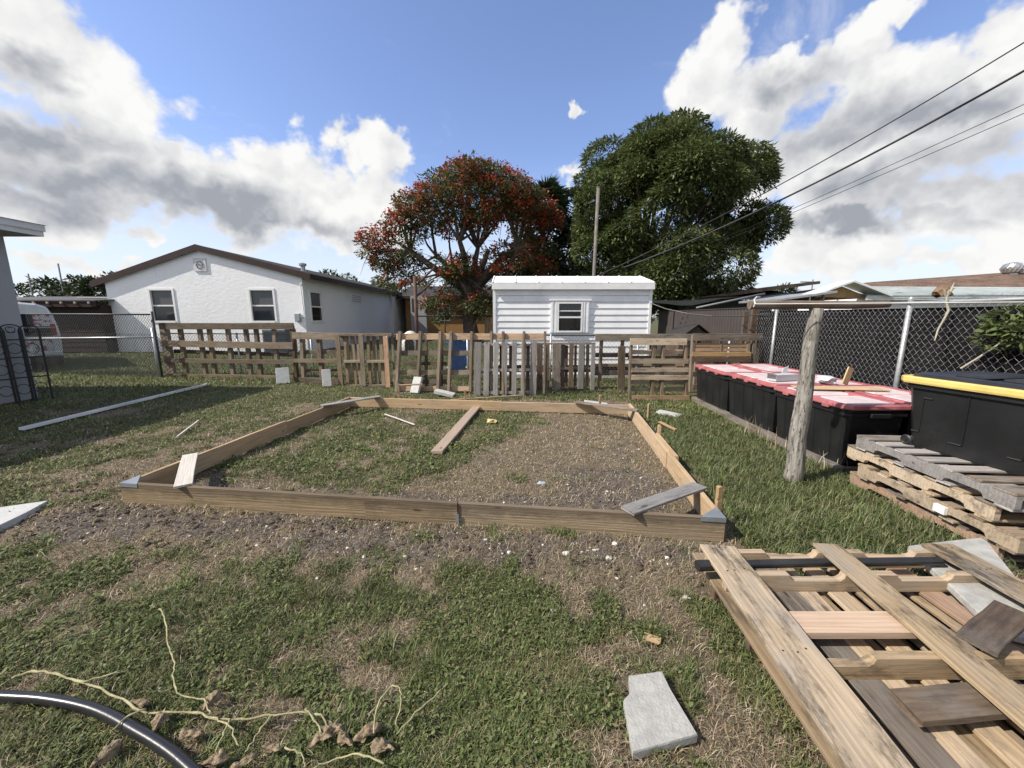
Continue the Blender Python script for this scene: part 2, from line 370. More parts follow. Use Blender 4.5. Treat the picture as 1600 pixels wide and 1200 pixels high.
# vegetation of the lot: numpy builds each kind as one mesh
def veg_mat(name, rough=.55, spec=.35, transl=.25):
    m, t, b = base_mat(name, rough, spec)
    at = t.n.new('ShaderNodeVertexColor'); at.layer_name = 'Col'; t.put(b.inputs['Base Color'], at.outputs[0])
    if transl:
        tr = t.n.new('ShaderNodeBsdfTranslucent'); t.put(tr.inputs[0], at.outputs[0])
        mx = t.n.new('ShaderNodeMixShader'); mx.inputs[0].default_value = transl
        t.l.new(b.outputs[0], mx.inputs[1]); t.l.new(tr.outputs[0], mx.inputs[2])
        t.l.new(mx.outputs[0], t.n['Material Output'].inputs[0])
    return m
M_GRASS = veg_mat('grass_blade'); M_STRAW = veg_mat('straw_blade', .8, .1, .1); M_LEAF = veg_mat('leaf', .6, .2, .22)
def sample(n, dens):
    """n places in the camera's surroundings, thick near it and thinning with distance"""
    out = []
    tot = 0
    while tot < n:
        k = n*2
        d = .75*np.exp(rng.random(k)*math.log(14.0/.75)); th = (rng.random(k)*2-1)*R(66)
        x = d*np.sin(th); y = d*np.cos(th)
        p = dens(x, y)*np.clip(d/2.0, .22, 1.0)
        ok = rng.random(k) < p
        q = np.stack([x[ok], y[ok]], 1); out.append(q); tot += len(q)
    return np.concatenate(out)[:n]
def blades(name, pos, L, Wd, lean, cols, mat, curl=1.0):
    n = len(pos); yaw = rng.random(n)*2*math.pi; dx, dy = np.cos(yaw), np.sin(yaw)
    px, py = -dy, dx; z0 = height(pos[:, 0], pos[:, 1])-.004
    l1, l2 = lean*.55, np.clip(lean*(1.0+.55*curl), 0, 1.75)
    b = np.stack([pos[:, 0], pos[:, 1], z0], 1)
    side = np.stack([px, py, np.zeros(n)], 1)*(Wd/2)[:, None]
    d1 = np.stack([dx*np.sin(l1), dy*np.sin(l1), np.cos(l1)], 1)*(L*.5)[:, None]
    d2 = np.stack([dx*np.sin(l2), dy*np.sin(l2), np.cos(l2)], 1)*(L*.5)[:, None]
    m1 = b+d1; tip = m1+d2
    tip[:, 2] = np.maximum(tip[:, 2], z0+.006)
    V = np.stack([b-side, b+side, m1+side*.8, m1-side*.8, tip], 1).reshape(-1, 3)
    k = np.arange(n)*5
    F = np.stack([k, k+1, k+2, k+3, k+3, k+2, k+4], 1).ravel(); T = np.tile([4, 3], n)
    cc = np.repeat(cols, 5, 0)
    return raw_mesh(name, V, F, T, mat, cc)
def pick(n, palette, jit=.25):
    p = np.array(palette)[rng.integers(0, len(palette), n)]
    return np.clip(p*(1+(rng.random((n, 1))-.5)*2*jit)*(1+(rng.random((n, 3))-.5)*.15), 0, 1)
def patchy(c, p):
    """grass of one spot shares its tint: some spots darker, some yellowing"""
    k = vnoise(p[:, 0], p[:, 1], 2.4, 61, 3)[:, None]; q = sstep(vnoise(p[:, 0], p[:, 1], 3.3, 66, 3), .5, .75)[:, None]
    c = c*(.55+.9*k); return np.clip(c*(1-q*.4)+q*.4*np.array([.23, .20, .105])*(.7+.6*k), 0, 1)
def clear(x, y):
    """no blades grow through the boards, the slabs or the stacks"""
    a = fa(x, y); b = fb(x, y); k = np.ones(len(x))
    on = ((np.abs(a) < .03) | (np.abs(a-FL_) < .03)) & (b > -.03) & (b < FD_+.03) | ((np.abs(b) < .03) | (np.abs(b-FD_) < .03)) & (a > -.03) & (a < FL_+.03)
    k[on] = 0
    k[(x > .46) & (x < .72) & (y > 1.2) & (y < 1.48)] = 0
    k[(x > 3.42) & (y > 3.6)] = 0
    k[(x > 3.2) & (y > 2.2) & (y < 3.5)] = 0
    k[(x > 1.12) & (x < 2.65) & (y < 2.1)] *= .35
    return k
GREENS = [(.095, .130, .036), (.135, .165, .048), (.075, .108, .032), (.165, .188, .065), (.20, .205, .085), (.105, .145, .046), (.24, .215, .125)]
STRAWS = [(.36, .285, .19), (.26, .20, .127), (.49, .41, .295), (.18, .132, .085), (.32, .255, .178), (.12, .088, .06)]
pos = sample(260000, lambda x, y: (.07+.93*sstep(cover(x, y)[0]+(vnoise(x, y, 8, 55, 2)-.5)*1.1, .25, .75))*(1-.6*cover(x, y)[1])*clear(x, y))
g_, d_, t_ = cover(pos[:, 0], pos[:, 1]); D = np.hypot(pos[:, 0], pos[:, 1]); n = len(pos)
L = (.022+.040*rng.random(n)**1.5)*(1+1.0*t_)*(.45+1.15*vnoise(pos[:, 0], pos[:, 1], 8, 55, 2))
o = blades('grass', pos, L, (.0026+.0022*rng.random(n))*np.clip(D/2.4, 1, 3.2), .35+.95*rng.random(n), patchy(pick(n, GREENS), pos), M_GRASS)
set_props(o, 'short green lawn grass growing over the yard', 'grass', kind='stuff')
pos = sample(145000, lambda x, y: (.32+.68*sstep(1-cover(x, y)[0], .2, .75))*(1-.45*cover(x, y)[1])*(1-.8*np.clip(cover(x, y)[2], 0, 1))*clear(x, y))
n = len(pos); D = np.hypot(pos[:, 0], pos[:, 1])
o = blades('dry_grass', pos, .022+.06*rng.random(n)**2, (.0015+.0016*rng.random(n))*np.clip(D/2.2, 1, 3.4), 1.1+.42*rng.random(n), pick(n, STRAWS), M_STRAW, .3)
set_props(o, 'dead straw coloured grass matted over the soil', 'dry grass', kind='stuff')
# low broad-leaved weeds near the camera
pos = sample(30000, lambda x, y: sstep(cover(x, y)[0]+(vnoise(x, y, 4.6, 91, 3)-.5)*1.3, .40, 1.0)*(1-.85*np.clip(cover(x, y)[2], 0, 1))*clear(x, y)*sstep(8-np.hypot(x, y), 0, 5))
n = len(pos); D = np.hypot(pos[:, 0], pos[:, 1])
yaw = rng.random(n)*2*math.pi; s = (.0038+.0085*rng.random(n)**1.6)*np.clip(D/2.2, 1, 2.2); tilt = (rng.random(n)-.35)*1.1
z0 = height(pos[:, 0], pos[:, 1])+.004+.032*rng.random(n)
dx, dy = np.cos(yaw), np.sin(yaw); f = np.stack([dx*np.cos(tilt), dy*np.cos(tilt), np.sin(tilt)], 1)
sd_ = np.stack([-dy, dx, np.full(n, .35)], 1); sd2 = np.stack([dy, -dx, np.full(n, .35)], 1)
b0 = np.stack([pos[:, 0], pos[:, 1], z0], 1)
V = np.stack([b0, b0+f*(s*1.1)[:, None]+sd_*(s*.62)[:, None], b0+f*(s*2.3)[:, None], b0+f*(s*1.1)[:, None]+sd2*(s*.62)[:, None]], 1).reshape(-1, 3)
k = np.arange(n)*4; F = np.stack([k, k+1, k+2, k, k+2, k+3], 1).ravel()
o = raw_mesh('clover', V, F, np.full(2*n, 3), M_LEAF, np.repeat(pick(n, [(.10, .13, .042), (.14, .165, .06), (.08, .105, .038), (.18, .19, .085)]), 4, 0))
set_props(o, 'small leaved creeping weeds among the grass', 'weeds', kind='stuff')
# neighbouring yards: sparser, larger blades out to the fences and houses
k = 72000; x = rng.uniform(-19, 8, k); y = rng.uniform(7.2, 24, k)
ok = (y > np.where(x < -6.5, 7.4, 8.9)) & ~((x > 4.6)) & ~((x > -.6) & (x < 3.9) & (y > 10.1) & (y < 13)) & ~((y > 17.2) & (x < -9))
pos = np.stack([x[ok], y[ok]], 1); n = len(pos)
o = blades('grass', pos, .05+.07*rng.random(n), .012+.012*rng.random(n), .3+.9*rng.random(n), pick(n, [(.085, .125, .03), (.11, .15, .04), (.07, .10, .03), (.15, .16, .06)]), M_GRASS)
set_props(o, 'brighter green grass of the neighbouring yard behind the fence', 'grass', kind='stuff')

# gravel and stones
def stone_mesh(r, seed, sub=1):
    bm = bmesh.new(); bmesh.ops.create_icosphere(bm, subdivisions=sub, radius=r); rd = random.Random(seed)
    sx, sy, sz = rd.uniform(.8, 1.3), rd.uniform(.7, 1.1), rd.uniform(.5, .8)
    for v in bm.verts:
        q = 1+rd.uniform(-.22, .22); v.co = Vector((v.co.x*sx*q, v.co.y*sy*q, v.co.z*sz*q))
    vs = [v.co.copy() for v in bm.verts]; fs = [tuple(w.index for w in f.verts) for f in bm.faces]; bm.free(); return vs, fs
M_STONE = plain('pale_limestone', (.62, .58, .52), .85, .2, var=.2, scale=40, dirt=(.25, .2, .15), dirt_amt=.5, bmp=.3, bscale=150)
mb = MB()
protos = [stone_mesh(1, q) for q in range(6)]
cnt = 0
while cnt < 620:
    x, y = random.uniform(-4.6, 2.2), random.uniform(1.2, 5.5)
    g0, d0, _ = cover(np.array([x]), np.array([y])); b_ = fb(x, y); a_ = fa(x, y)
    p = d0[0]*.5+(.5 if -.75 < b_ < -.05 and 1.2 < a_ < 4.9 else 0)+(.35 if 0 < b_ < .5 and a_ > 0 else 0)
    if random.random() > p*.9+.03 or abs(b_) < .035 or clear(np.array([x]), np.array([y]))[0] < .5: continue
    r = random.choice((.003, .004, .004, .005, .006, .006, .008, .010, .013))*random.uniform(.8, 1.2)
    vs_, fs_ = random.choice(protos); mb.add(vs_, fs_, Matrix.Translation((x, y, zg(x, y)+r*.25)) @ Matrix.Rotation(random.random()*6, 4, 'Z') @ Matrix.Scale(r, 4)); cnt += 1
set_props(mb.build('gravel', M_STONE), 'scattered white limestone pebbles in the bare soil', 'gravel', kind='stuff')
for i, (x, y, r, lab) in enumerate(((.228, 1.87, .021, 'white stone alone on the dry grass in the middle of the foreground'), (.36, 2.33, .024, 'round white stone in the gravel strip in front of the frame'),
        (.64, 2.31, .022, 'flat white stone in the gravel strip right of the round one'), (.72, 2.46, .021, 'broken white stone close to the front board near its right end'), (-.02, 2.36, .017, 'small white stone in the gravel by a dark clod'),
        (1.02, 2.30, .017, 'white stone in the grass left of the black pipe end'), (1.0, 1.96, .019, 'white stone beside the left edge of the near pallet'), (.32, 1.42, .018, 'tan stone left of the near grey slab'))):
    vs_, fs_ = stone_mesh(r, 40+i, 2)
    o = MB().add(vs_, fs_).build('stone', M_STONE, smooth=False, M=Matrix.Translation((x, y, zg(x, y)+r*.35))); set_props(o, lab, 'stone', 'larger stones lying on the soil')
# soil clods in the dug strip
mb = MB(); M_CLOD = plain('dark_clod', (.085, .066, .05), .95, .1, var=.35, scale=30, bmp=.6, bscale=120)
for i in range(1500):
    a_ = random.uniform(-1.2, FL_); b_ = random.choice((random.gauss(-.28, .16), random.gauss(.22, .12), random.gauss(-.3, .2)))
    if abs(b_) < .05: continue
    x, y = FP(a_, b_); r = random.choice((.006, .008, .010, .014, .02))*random.uniform(.7, 1.3)
    vs_, fs_ = random.choice(protos); mb.add(vs_, fs_, Matrix.Translation((x, y, zg(x, y)+r*.2)) @ Matrix.Rotation(random.random()*6, 4, 'Z') @ Matrix.Scale(r, 4))
set_props(mb.build('soil_clods', M_CLOD), 'dark crumbs of dug soil along the frame', 'soil', kind='stuff')
# single grass tufts and weeds that stand out
def tuft(x, y, n, L0, spread, cols, label, wd=.006):
    th = rng.random(n)*2*math.pi; r_ = spread*rng.random(n)**.7
    p = np.stack([x+r_*np.cos(th), y+r_*np.sin(th)], 1)
    o = blades('grass_tuft', p, L0*(.5+.6*rng.random(n)), wd*(.6+.7*rng.random(n)), .35+.75*rng.random(n), pick(n, cols), M_GRASS)
    return set_props(o, label, 'grass tuft', 'grass tufts standing out of the lawn')
for x, y, n, L0, sp_, lab, w_ in ((-.655, 1.62, 150, .11, .09, 'dense dark green tuft left of centre in the foreground', .007), (-.36, 1.55, 70, .12, .07, 'looser green tuft right of the dense dark one in the foreground', .006),
        (-.62, 1.25, 120, .10, .12, 'broad bladed green tuft above the dried vine', .008), (.05, 3.62, 110, .09, .12, 'bright green tuft inside the frame by the bluish scrap', .008),
        (.20, 2.02, 70, .07, .07, 'leafy green weed tuft in front of the gravel strip', .008), (-.2, 2.15, 90, .07, .10, 'low green tuft by the gravel strip near the front board joint', .007),
        (1.05, 1.25, 60, .12, .10, 'thin green tuft between the near slab and the near pallet', .005)):
    tuft(x, y, n, L0, sp_, GREENS, lab, w_)
# longer sprigs that break up the short turf
cx = sample(420, lambda x, y: sstep(cover(x, y)[0], .35, .8)*clear(x, y)*sstep(5-np.hypot(x, y), 0, 2)); kk = rng.integers(7, 26, len(cx))
pos = np.repeat(cx, kk, 0)+rng.normal(0, .022, (kk.sum(), 2)); n = len(pos)
o = blades('grass_sprigs', pos, np.repeat(.04+.06*rng.random(len(cx)), kk)*(.6+.6*rng.random(n)), .003+.0032*rng.random(n), .3+.8*rng.random(n), pick(n, GREENS[:6]), M_GRASS, 1.2)
set_props(o, 'longer grass sprigs standing out of the short turf', 'grass', kind='stuff')
# long lush grass between the frame and the totes, and along the foot of the pallets
k = 60000; x = rng.uniform(1.5, 3.35, k); y = rng.uniform(2.15, 6.2, k); x2 = rng.uniform(-.6, 2.3, 22000); y2 = rng.uniform(7.4, 8.4, 22000)
x = np.concatenate([x, x2]); y = np.concatenate([y, y2]); a_ = fa(x, y)
w_ = np.where(y > 7, np.exp(-((x-.9)/.8)**2)*.55, sstep(a_, FL_+.08, FL_+.4)*np.clip(1.15-(y-2.2)*.17, .25, 1))*(.45+.9*vnoise(x, y, 2.2, 77, 3))*clear(x, y)
ok = rng.random(len(x)) < w_*.62; pos = np.stack([x[ok], y[ok]], 1); n = len(pos)
o = blades('tall_grass', pos, (.05+.085*rng.random(n))*np.clip(1.25-(pos[:, 1]-2.2)*.11, .55, 1.2), .0042+.003*rng.random(n), .35+.75*rng.random(n), pick(n, [(.10, .135, .045), (.13, .16, .06), (.085, .115, .04), (.16, .175, .08), (.20, .19, .11)]), M_GRASS, 1.3)
set_props(o, 'long lush grass between the lumber frame and the totes', 'grass', kind='stuff')
for (x, y, n, lab) in ((3.28, 5.05, 26, 'dry pale weed stalks beside the middle of the tote row'), (3.22, 4.55, 24, 'dry pale weed stalks in the gap between two totes'), (3.3, 3.75, 22, 'dry weed stalks at the near end of the tote row')):
    th = rng.random(n)*6.28; p = np.stack([x+.16*np.cos(th)*rng.random(n), y+.22*np.sin(th)*rng.random(n)], 1)
    o = blades('dry_weed', p, .14+.22*rng.random(n), .005+.003*rng.random(n), .2+.7*rng.random(n), pick(n, STRAWS[:3]), M_STRAW, .4); set_props(o, lab, 'dry weed', 'dry weeds along the totes')

# ------------------------------------------------------------------ the pallet fence
PANELS = {}
PANELS['fence_frame_a']={'b': (-9.491, 10.267), 'yaw': -0.0862, 'lean': 0.0, 'boards': [('v', 0.235, 0.235, 0.019, 1.399, 0.222, 0.06, 0.09, 1), ('v', 0.687, 0.687, 0.025, 1.4, 0.092, 0.06, 0.09, 1), ('v', 1.245, 1.245, 0.033, 1.401, 0.091, 0.06, 0.09, 1), ('v', 1.517, 1.517, 0.036, 1.401, 0.091, 0.06, 0.09, 1), ('v', 2.041, 2.041, 0.043, 1.402, 0.09, 0.06, 0.09, 1), ('v', 2.542, 2.542, 0.05, 1.403, 0.089, 0.06, 0.09, 1), ('v', 2.826, 2.826, 0.054, 1.403, 0.089, 0.06, 0.09, 1), ('v', 3.321, 3.321, 0.06, 1.404, 0.088, 0.06, 0.09, 1), ('h', 1.349, 1.357, 0.196, 3.927, 0.164, 0, 0.03, 2), ('h', 0.895, 0.852, 0.154, 3.857, 0.167, 0, 0.03, 1), ('h', 0.443, 0.429, 0.113, 3.83, 0.119, 0, 0.03, 1), ('h', 0.026, 0.025, 0.004, 3.788, 0.12, 0, 0.03, 1), ('h', 0.676, 0.604, 0.338, 3.831, 0.101, 0.16, 0.03, 3), ('v', 3.846, 3.846, 0.017, 1.373, 0.078, 0.02, 0.1, 3)]}
PANELS['fence_frame_b']={'b': (-5.403, 9.346), 'yaw': -0.251, 'lean': 0.0, 'boards': [('h', 1.151, 1.139, 0.119, 1.546, 0.165, 0, 0.03, 2), ('h', 0.745, 0.775, 0.183, 1.479, 0.091, 0.12, 0.025, 3), ('h', 0.54, 0.579, 0.084, 1.462, 0.092, 0, 0.03, 1), ('h', 0.059, 0.085, 0.064, 1.453, 0.141, 0, 0.03, 3), ('h', 0.289, 0.324, 0.316, 1.316, 0.078, 0.12, 0.025, 3), ('v', 0.322, 0.269, 0.122, 1.07, 0.093, 0.05, 0.09, 1), ('v', 0.806, 0.806, 0.157, 1.078, 0.099, 0.05, 0.09, 1)]}
PANELS['pallet_upright_c']={'b': (-4.116, 8.901), 'yaw': -0.1813, 'lean': 0.0, 'boards': [('v', 0.11, 0.11, 0.002, 1.18, 0.115, 0, 0.022, 1), ('v', 0.694, 0.694, 0.021, 1.199, 0.112, 0, 0.022, 1), ('v', 1.301, 1.301, 0.0, 1.162, 0.11, 0, 0.022, 4), ('h', 1.19, 1.201, 0.104, 1.447, 0.065, 0.025, 0.09, 2), ('h', 0.568, 0.595, 0.066, 1.364, 0.059, 0.025, 0.09, 1), ('h', -0.007, 0.037, 0.016, 1.362, 0.045, 0.025, 0.09, 1), ('v', 0.248, 0.248, 0.006, 1.152, 0.131, 0.118, 0.02, 1), ('v', 0.406, 0.406, 0.012, 1.153, 0.105, 0.118, 0.02, 1), ('v', 0.564, 0.564, 0.017, 1.155, 0.113, 0.118, 0.02, 1), ('v', 0.805, 0.805, 0.025, 1.157, 0.08, 0.118, 0.02, 1), ('v', 0.96, 0.96, 0.03, 1.158, 0.103, 0.118, 0.02, 1), ('v', 1.13, 1.13, 0.035, 1.16, 0.095, 0.118, 0.02, 1), ('v', 1.404, 1.404, 0.044, 1.162, 0.047, 0.118, 0.02, 1)]}
PANELS['fence_frame_d']={'b': (-2.524, 8.196), 'yaw': -0.1858, 'lean': 0.09, 'boards': [('h', 1.185, 1.215, 0.012, 3.221, 0.131, 0.03, 0.025, 5), ('v', 0.116, 0.022, 0.001, 1.294, 0.059, -0.03, 0.09, 1), ('v', 0.581, 0.503, 0.018, 1.297, 0.058, -0.03, 0.09, 1), ('v', 1.022, 0.966, 0.034, 1.3, 0.057, -0.03, 0.09, 1), ('v', 1.26, 1.208, 0.043, 1.302, 0.056, -0.03, 0.09, 1), ('v', 1.702, 1.684, 0.06, 1.305, 0.055, -0.03, 0.09, 1), ('v', 2.122, 2.124, 0.036, 1.308, 0.046, -0.03, 0.09, 1), ('v', 2.361, 2.38, 0.045, 1.31, 0.045, -0.03, 0.09, 1), ('v', 2.788, 2.812, 0.061, 1.313, 0.044, -0.03, 0.09, 1), ('v', 3.212, 3.222, 0.076, 1.316, 0.044, -0.03, 0.09, 1), ('h', 0.829, 0.859, -0.021, 1.692, 0.108, 0.06, 0.025, 1), ('h', 0.411, 0.457, -0.071, 1.681, 0.102, 0.06, 0.025, 1), ('h', 0.054, 0.11, 0.06, 1.67, 0.102, 0.06, 0.025, 4), ('h', 0.597, 0.619, 0.036, 1.051, 0.082, 0.3, 0.025, 3), ('h', 0.19, 0.221, 0.061, 1.051, 0.096, 0.3, 0.025, 3), ('v', 0.578, 0.578, 0.103, 1.123, 0.058, 0.28, 0.05, 3), ('v', 0.937, 0.937, 0.115, 1.127, 0.057, 0.28, 0.05, 3)]}
PANELS['pallet_upright_e']={'b': (-0.775, 7.75), 'yaw': -0.0249, 'lean': 0.07, 'boards': [('v', 0.086, 0.058, 0.0, 1.091, 0.139, 0, 0.02, 6), ('v', 0.267, 0.242, 0.001, 1.091, 0.112, 0, 0.02, 6), ('v', 0.455, 0.433, 0.002, 1.091, 0.099, 0, 0.02, 6), ('v', 0.636, 0.617, 0.003, 1.092, 0.099, 0, 0.02, 6), ('v', 0.83, 0.813, 0.004, 1.092, 0.099, 0, 0.02, 6), ('v', 1.014, 1.0, 0.005, 1.092, 0.092, 0, 0.02, 6), ('v', 1.214, 1.203, 0.006, 1.093, 0.131, 0, 0.02, 6), ('h', 1.042, 1.045, 0.009, 1.264, 0.045, 0.022, 0.09, 6), ('h', 0.526, 0.531, 0.017, 1.268, 0.052, 0.022, 0.09, 6), ('h', 0.06, 0.066, 0.013, 1.272, 0.053, 0.022, 0.09, 6), ('v', 0.076, 0.076, 0.047, 1.052, 0.092, 0.115, 0.02, 3), ('v', 0.325, 0.325, 0.048, 1.053, 0.091, 0.115, 0.02, 3), ('v', 0.559, 0.559, 0.049, 1.053, 0.091, 0.115, 0.02, 3), ('v', 0.748, 0.748, 0.05, 1.053, 0.078, 0.115, 0.02, 3), ('v', 1.099, 1.099, 0.052, 1.054, 0.078, 0.115, 0.02, 3)]}
PANELS['pallet_upright_f']={'b': (0.541, 8.196), 'yaw': 0.0559, 'lean': 0.05, 'boards': [('v', 0.06, 0.06, 0.0, 1.021, 0.125, 0, 0.022, 3), ('v', 0.226, 0.226, 0.0, 1.02, 0.097, 0.03, 0.022, 1), ('v', 0.42, 0.42, 0.0, 1.04, 0.181, 0, 0.022, 7), ('v', 0.566, 0.566, 0.036, 1.032, 0.084, 0.05, 0.022, 3), ('v', 0.746, 0.734, 0.062, 1.032, 0.098, 0, 0.022, 2), ('v', 0.968, 0.953, 0.046, 1.031, 0.126, 0, 0.022, 6), ('v', 1.108, 1.115, 0.044, 1.003, 0.07, 0.05, 0.022, 2), ('v', 1.216, 1.219, 0.001, 1.023, 0.091, 0, 0.022, 6), ('h', 1.031, 1.026, 0.008, 1.268, 0.048, 0.028, 0.09, 7), ('h', 0.497, 0.487, 0.011, 1.281, 0.049, 0.028, 0.09, 7), ('h', 0.077, 0.064, 0.013, 1.292, 0.042, 0.028, 0.09, 7), ('v', 0.657, 0.657, 0.091, 0.991, 0.07, 0.12, 0.02, 3), ('v', 0.859, 0.859, 0.089, 0.99, 0.056, 0.12, 0.02, 3), ('v', 1.041, 1.041, 0.087, 0.989, 0.056, 0.12, 0.02, 3)]}
PANELS['fence_frame_g']={'b': (1.834, 8.343), 'yaw': 0.0, 'lean': 0.0, 'boards': [('h', 1.16, 1.16, -0.036, 2.161, 0.144, 0, 0.03, 7), ('h', 1.164, 1.164, 2.078, 3.565, 0.151, 0, 0.03, 7), ('v', 0.111, 0.111, 0.029, 1.095, 0.07, 0.05, 0.06, 1), ('v', 0.572, 0.572, 0.029, 1.095, 0.07, 0.05, 0.06, 1), ('v', 2.224, 2.224, 0.029, 1.095, 0.084, 0.05, 0.06, 1), ('v', 3.514, 3.514, 0.029, 1.095, 0.098, 0.05, 0.06, 3), ('h', 0.76, 0.76, -0.028, 0.736, 0.09, 0.12, 0.025, 3), ('h', 0.547, 0.547, -0.02, 0.747, 0.07, 0.06, 0.025, 1), ('h', 0.371, 0.371, -0.028, 0.757, 0.099, 0.06, 0.025, 3), ('v', 0.524, 0.558, 0.0, 0.971, 0.154, -0.06, 0.03, 2), ('v', 0.723, 0.723, 0.0, 0.958, 0.056, -0.06, 0.03, 3), ('h', 0.708, 0.708, 0.725, 2.199, 0.084, 0.12, 0.025, 3), ('h', 0.371, 0.371, 0.743, 2.227, 0.085, 0.12, 0.025, 3)]}
PANELS['pallet_upright_h']={'b': (2.292, 7.291), 'yaw': -0.0255, 'lean': 0.06, 'boards': [('h', 1.13, 1.131, -0.047, 1.03, 0.127, 0, 0.022, 8), ('h', 0.758, 0.762, -0.003, 1.074, 0.092, 0, 0.022, 8), ('h', 0.59, 0.594, 0.003, 1.083, 0.086, 0, 0.022, 8), ('h', 0.445, 0.449, 0.008, 1.103, 0.093, 0, 0.022, 8), ('h', 0.05, 0.056, 0.035, 1.136, 0.1, 0, 0.022, 4), ('v', -0.004, -0.004, 0.0, 1.205, 0.037, 0.022, 0.09, 2), ('v', 0.427, 0.427, 0.065, 1.182, 0.049, 0.022, 0.09, 2), ('v', 0.609, 0.609, 0.066, 1.182, 0.049, 0.022, 0.09, 2), ('v', 1.016, 1.1, 0.043, 1.183, 0.048, 0.022, 0.09, 2), ('h', 0.932, 0.935, 0.002, 1.041, 0.085, 0.115, 0.02, 8), ('h', 0.682, 0.685, 0.012, 1.054, 0.049, 0.115, 0.02, 8), ('h', 0.337, 0.341, 0.024, 1.072, 0.074, 0.115, 0.02, 8), ('h', 0.2, 0.205, 0.029, 1.08, 0.075, 0.115, 0.02, 8)]}
PANELS['pallet_upright_i']={'b': (3.827, 7.984), 'yaw': 0.0, 'lean': 0.05, 'boards': [('h', 1.161, 1.161, -0.068, 1.181, 0.119, 0, 0.022, 7), ('h', 1.006, 1.006, -0.046, 1.126, 0.086, 0.03, 0.022, 5), ('h', 0.916, 0.916, -0.04, 1.133, 0.066, 0.03, 0.022, 5), ('h', 0.827, 0.827, -0.062, 1.167, 0.087, 0, 0.022, 5), ('h', 0.72, 0.72, -0.056, 1.175, 0.114, 0, 0.022, 3), ('v', -0.037, -0.037, 0.027, 1.221, 0.054, 0.022, 0.09, 1), ('v', 0.55, 0.55, 0.027, 1.089, 0.04, 0.0225, 0.08, 1), ('v', 1.113, 1.113, 0.027, 1.089, 0.067, 0.0225, 0.09, 5), ('v', 1.24, 1.24, 0.027, 1.115, 0.08, 0.022, 0.09, 3), ('h', 0.407, 0.407, -0.024, 1.199, 0.108, 0, 0.022, 3), ('h', 0.136, 0.136, -0.008, 1.22, 0.109, 0, 0.022, 3)]}
def panel(key, name, label, cat, group):
    d = PANELS[key]; th = thing(name, label, cat, (d['b'][0], d['b'][1], -.01), d['yaw'], group, rx=-d['lean'])
    th.rotation_mode = 'ZYX'; th.rotation_mode = 'XYZ'
    for bd in d['boards']:
        if bd[0] == 'v':
            _, ut, ub, vb, vt, w, dep, tk, tone = bd; p, q = Vector((ub, 0, vb)), Vector((ut, 0, vt))
        else:
            _, v0, v1, u0, u1, w, dep, tk, tone = bd; p, q = Vector((u0, 0, v0)), Vector((u1, 0, v1))
        off = Vector((0, dep+tk/2, 0))
        edge = tk > w
        if edge: o = board((q-p).length, tk, w, W[tone], th, frame((p+q)/2+off, q-p, Vector((0, 1, 0)).cross(q-p)), 'stringer', jit=.002)
        else: o = board((q-p).length, w, tk, W[tone], th, frame((p+q)/2+off, q-p, (0, -1, 0)), 'board', jit=.003)
    return th
G1 = 'pallet panels set up as a fence'
panel('fence_frame_a', 'pallet_fence_panel', 'longest open pallet panel at the left end of the fence, three rails and tall uprights', 'fence panel', G1)
panel('fence_frame_b', 'pallet_fence_panel', 'short low open panel right of the longest one, behind the two leaning grey blocks', 'fence panel', G1)
panel('pallet_upright_c', 'pallet', 'brown pallet on end with three upright front boards and thin slats behind', 'pallet', G1)
panel('fence_frame_d', 'pallet_fence_panel', 'leaning open panel with long orange top board in front of the blue bin', 'fence panel', G1)
panel('pallet_upright_e', 'pallet', 'silver grey weathered pallet on end with seven upright slats', 'pallet', G1)
panel('pallet_upright_f', 'pallet', 'pallet on end with mixed grey and brown upright slats under the shed window', 'pallet', G1)
panel('fence_frame_g', 'pallet_fence_panel', 'open panel with a long dark weathered top board below the right half of the shed', 'fence panel', G1)
panel('pallet_upright_h', 'pallet', 'pallet on end with horizontal mouldy slats left of the black totes', 'pallet', G1)
panel('pallet_upright_i', 'pallet', 'pallet with orange boards standing behind the red tote lids', 'pallet', G1)

# ------------------------------------------------------------------ the lumber frame
M_PLATE = plain('galvanised_plate', (.36, .40, .43), .38, .5, .6, dirt=(.3, .3, .3))
fr = thing('lumber_frame', 'large rectangular form of yellow lumber boards set on edge in the yard', 'lumber frame')
HB = .185; TB = .038
def fboard(a0, b0, a1, b1, mat, h=HB, z=0, lean=0):
    p, q = FP(a0, b0), FP(a1, b1)
    return plank_between((p[0], p[1], h/2+z), (q[0], q[1], h/2+z), TB, h, W[mat], fr, name='form_board', jit=.002, seg=4)
def fb2(a0, b0, a1, b1, mat, h=HB, z=0):
    p, q = Vector((*FP(a0, b0), h/2+z)), Vector((*FP(a1, b1), h/2+z))
    return board((q-p).length, h, TB, W[mat], fr, frame((p+q)/2, q-p, (-(q-p).y, (q-p).x, 0)), 'form_board', jit=.002, seg=4)
fb2(-.019, 0, 2.2, 0, 'rough'); fb2(2.203, -.012, 2.95, -.012, 'rough', HB+.004); fb2(2.953, .002, FL_+.019, .002, 'rough', HB-.002)
fb2(0, .022, 0, 2.0, 'pine', HB, .0); fb2(0.006, 2.003, 0.006, FD_-.022, 'pine', HB-.012)
fb2(-.019, FD_, 2.75, FD_, 'pine', HB-.02); fb2(2.753, FD_-.004, FL_+.019, FD_-.004, 'pine', HB-.026)
fb2(FL_, .022, FL_, 1.35, 'pine'); fb2(FL_-.008, 1.353, FL_-.008, FD_-.026, 'pine', HB+.004)
fb2(FL_+.034, 1.2, FL_+.034, 2.0, 'pine', HB+.01)
